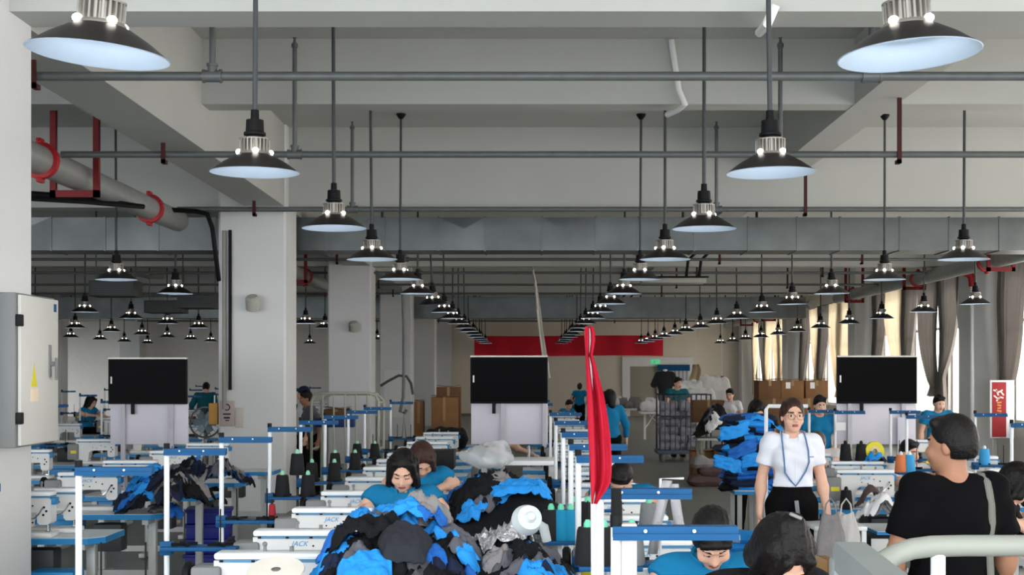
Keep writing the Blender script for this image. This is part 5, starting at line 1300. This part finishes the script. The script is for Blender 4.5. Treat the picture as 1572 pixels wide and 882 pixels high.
# crates and clutter lower left
CB = M('crate_royal', (36, 44, 140), .5)
for i in range(4):
    t = thing('plastic_crate', f'royal blue plastic crate, {ORD[i]} from the bottom left of the white column', 'crate', (X(318, 13.4), 13.5, .14*i+.02), .05*i, 'royal blue crates')
    MB().bb(-.2, .2, -.15, .15, 0, .13, 0, .01).build('body', CB, t); MB().bb(-.215, .215, -.165, .165, .105, .135, 0, .006).build('rim', CB, t)
o = cloth_piece(lambda x, y: .74-.9*(x+2.95)**2*3, X(318, 13.3), 13.3, .16, .2, .3, .02, 83, [CLK], 20); tag(o, 'black cloth heaped on the royal blue crates', 'garment')
t = thing('plastic_stool', 'blue plastic stool corner at the lower left beside the nearest column', 'stool', (X(58, 9.0), 9.35, 0))
MB().bb(-.15, .15, -.12, .12, .5, .56, 0, .01).build('seat', BLUE, t)
for sx in (-.12, .12):
    for sy in (-.09, .09): MB().bb(sx-.015, sx+.015, sy-.015, sy+.015, 0, .5).build('leg', BLUE, t)
t = thing('fan', 'grey round floor fan beside the left television', 'fan', W(315, 648, 19.5), .2)
f = MB()
for k in range(7): f.lathe([(.03+.028*k, -.09-.012*(6-k)), (.034+.028*k, -.09-.012*(6-k))], n=24, rot=rotm(PI/2, 'X'))
for k in range(16):
    a = 2*PI*k/16; f.tube([(.03*math.cos(a), .16, .03*math.sin(a)), (.14*math.cos(a), .13, .14*math.sin(a)), (.2*math.cos(a), .08, .2*math.sin(a))], .003, 5)
R4 = rotm(PI/2, 'X')
MB().lathe([(.2, -.08), (.215, -.03), (.215, .03), (.2, .08), (.19, .03), (.19, -.03), (.2, -.08)], n=28, rot=R4).build('guard_ring', MGREY, t); f.build('guard_wires', MGREY, t)
bl = MB()
for k in range(3): bl.box((0, 0, 0), (.3, .01, .1), 0, rotm(2*PI*k/3, 'Y') @ rotm(.4, 'X'))
bl.build('blades', M('fan_blade', (130, 150, 160), .4), t); MB().cyl((0, .05, 0), (0, .05, -Z(648, 19.5)), .02, n=8).build('pole', MGREY, t)
pxbox('orange_carton', 328, 618, 341, 650, 19.2, .3, M('orange_board', (196, 150, 82), .8), 'small orange brown carton behind the left edge of the front column', 'carton')
carton((X(1252, 6.9), 6.9, .3), (.17, .2, Z(856, 6.9)-.3), 'plain brown carton at the bottom between the seamstress and the handle frame', CARD, .1, None, False)
carton((1.52, 5.2, 0.55), (.3, .28, .52), 'brown carton right behind the front seamstress', CARDD, .1, None, False)
# grey cloth bags hanging under the woman's side table
for i, (px, d, m, lab) in enumerate(((1275, 9.6, CLM, 'grey cloth bag hanging under the table right of the standing woman'), (1299, 9.7, M('bag_pale', (196, 192, 190), .8, bump=.3), 'pale cloth bag hanging in front of the grey one right of the standing woman'))):
    b_ = thing('cloth_bag', lab, 'bag', W(px, 826, d)); g = []
    for q in range(15):
        v = q/14; wv = .05+.045*min(1, v*2.2)-.012*max(0, v-.85)*6; g.append([(wv*math.cos(a)*(1+.05*math.sin(5*a+q*.3+i)), (.018+.03*v)*math.sin(a)+.008*math.sin(7*a+q*.4), .17-.36*v+.012*math.cos(a*2+i)) for a in [2*PI*k/28 for k in range(29)]])
    MB().grid(g).build('sack', m, b_, 60); MB().tube([(-.04, 0, .16), (-.03, 0, .23), (0, 0, .27), (.03, 0, .23), (.04, 0, .16)], .006, 6).build('handle', m, b_)
t = thing('side_table', 'narrow white side table just right of the standing woman', 'table', (X(1275, 9.9), 9.9, 0)); zt = .80
MB().bb(-.14, .22, -.15, .25, zt-.03, zt, 0, .006).build('tabletop', WHITE, t)
for sx in (-.12, .2):
    for sy in (-.12, .22): MB().bb(sx-.016, sx+.016, sy-.016, sy+.016, 0, zt-.03).build('leg', WHITE, t)
# black wire basket and white box under right table
t = thing('control_unit', 'black machine control box with a white label under the right table', 'control box', (X(1357, 9.9), 9.9, .5))
MB().bb(-.1, .16, 0, .3, -.02, .22, 0, .012).build('casing', BLACK, t); MB().bb(-.09, .03, -.006, .001, .02, .2, 0, .004).build('white_label', M('label_white', (200, 200, 198), .5), t)
# garments at right tables
H5 = lambda x, y: .76+.16*math.exp(-((x-X(1352, 9.95))/.13)**2)
for i, (ms, lab) in enumerate((([CLW], 'white crumpled cloth on the right table beside the man'), ([CLM], 'pale grey crumpled cloth beneath the white one on the right table'))):
    o = cloth_piece(H5, X(1352+i*8, 9.95), 9.95+i*.05, .15, .12, .3+i, .03-.02*i, 110+i, ms, 20, 1.4); tag(o, lab, 'cloth')
o = cloth_piece(lambda x, y: 1.055, 3.17, 13.0, .12, .08, .4, .02, 120, [CLB, CLN], 18, 1.2); tag(o, 'bright blue and dark cloth on the machine right of the yellow tape roll', 'cloth')
o = cloth_piece(lambda x, y: .735+.15*math.exp(-((x-X(1345, 11.5))/.08)**2), X(1345, 11.5), 11.68, .11, .1, .1, .03, 123, [M('brown_cloth', (92, 76, 74), .85)], 18, .8); tag(o, 'brown grey cloth lump below the machine cap at right', 'cloth')
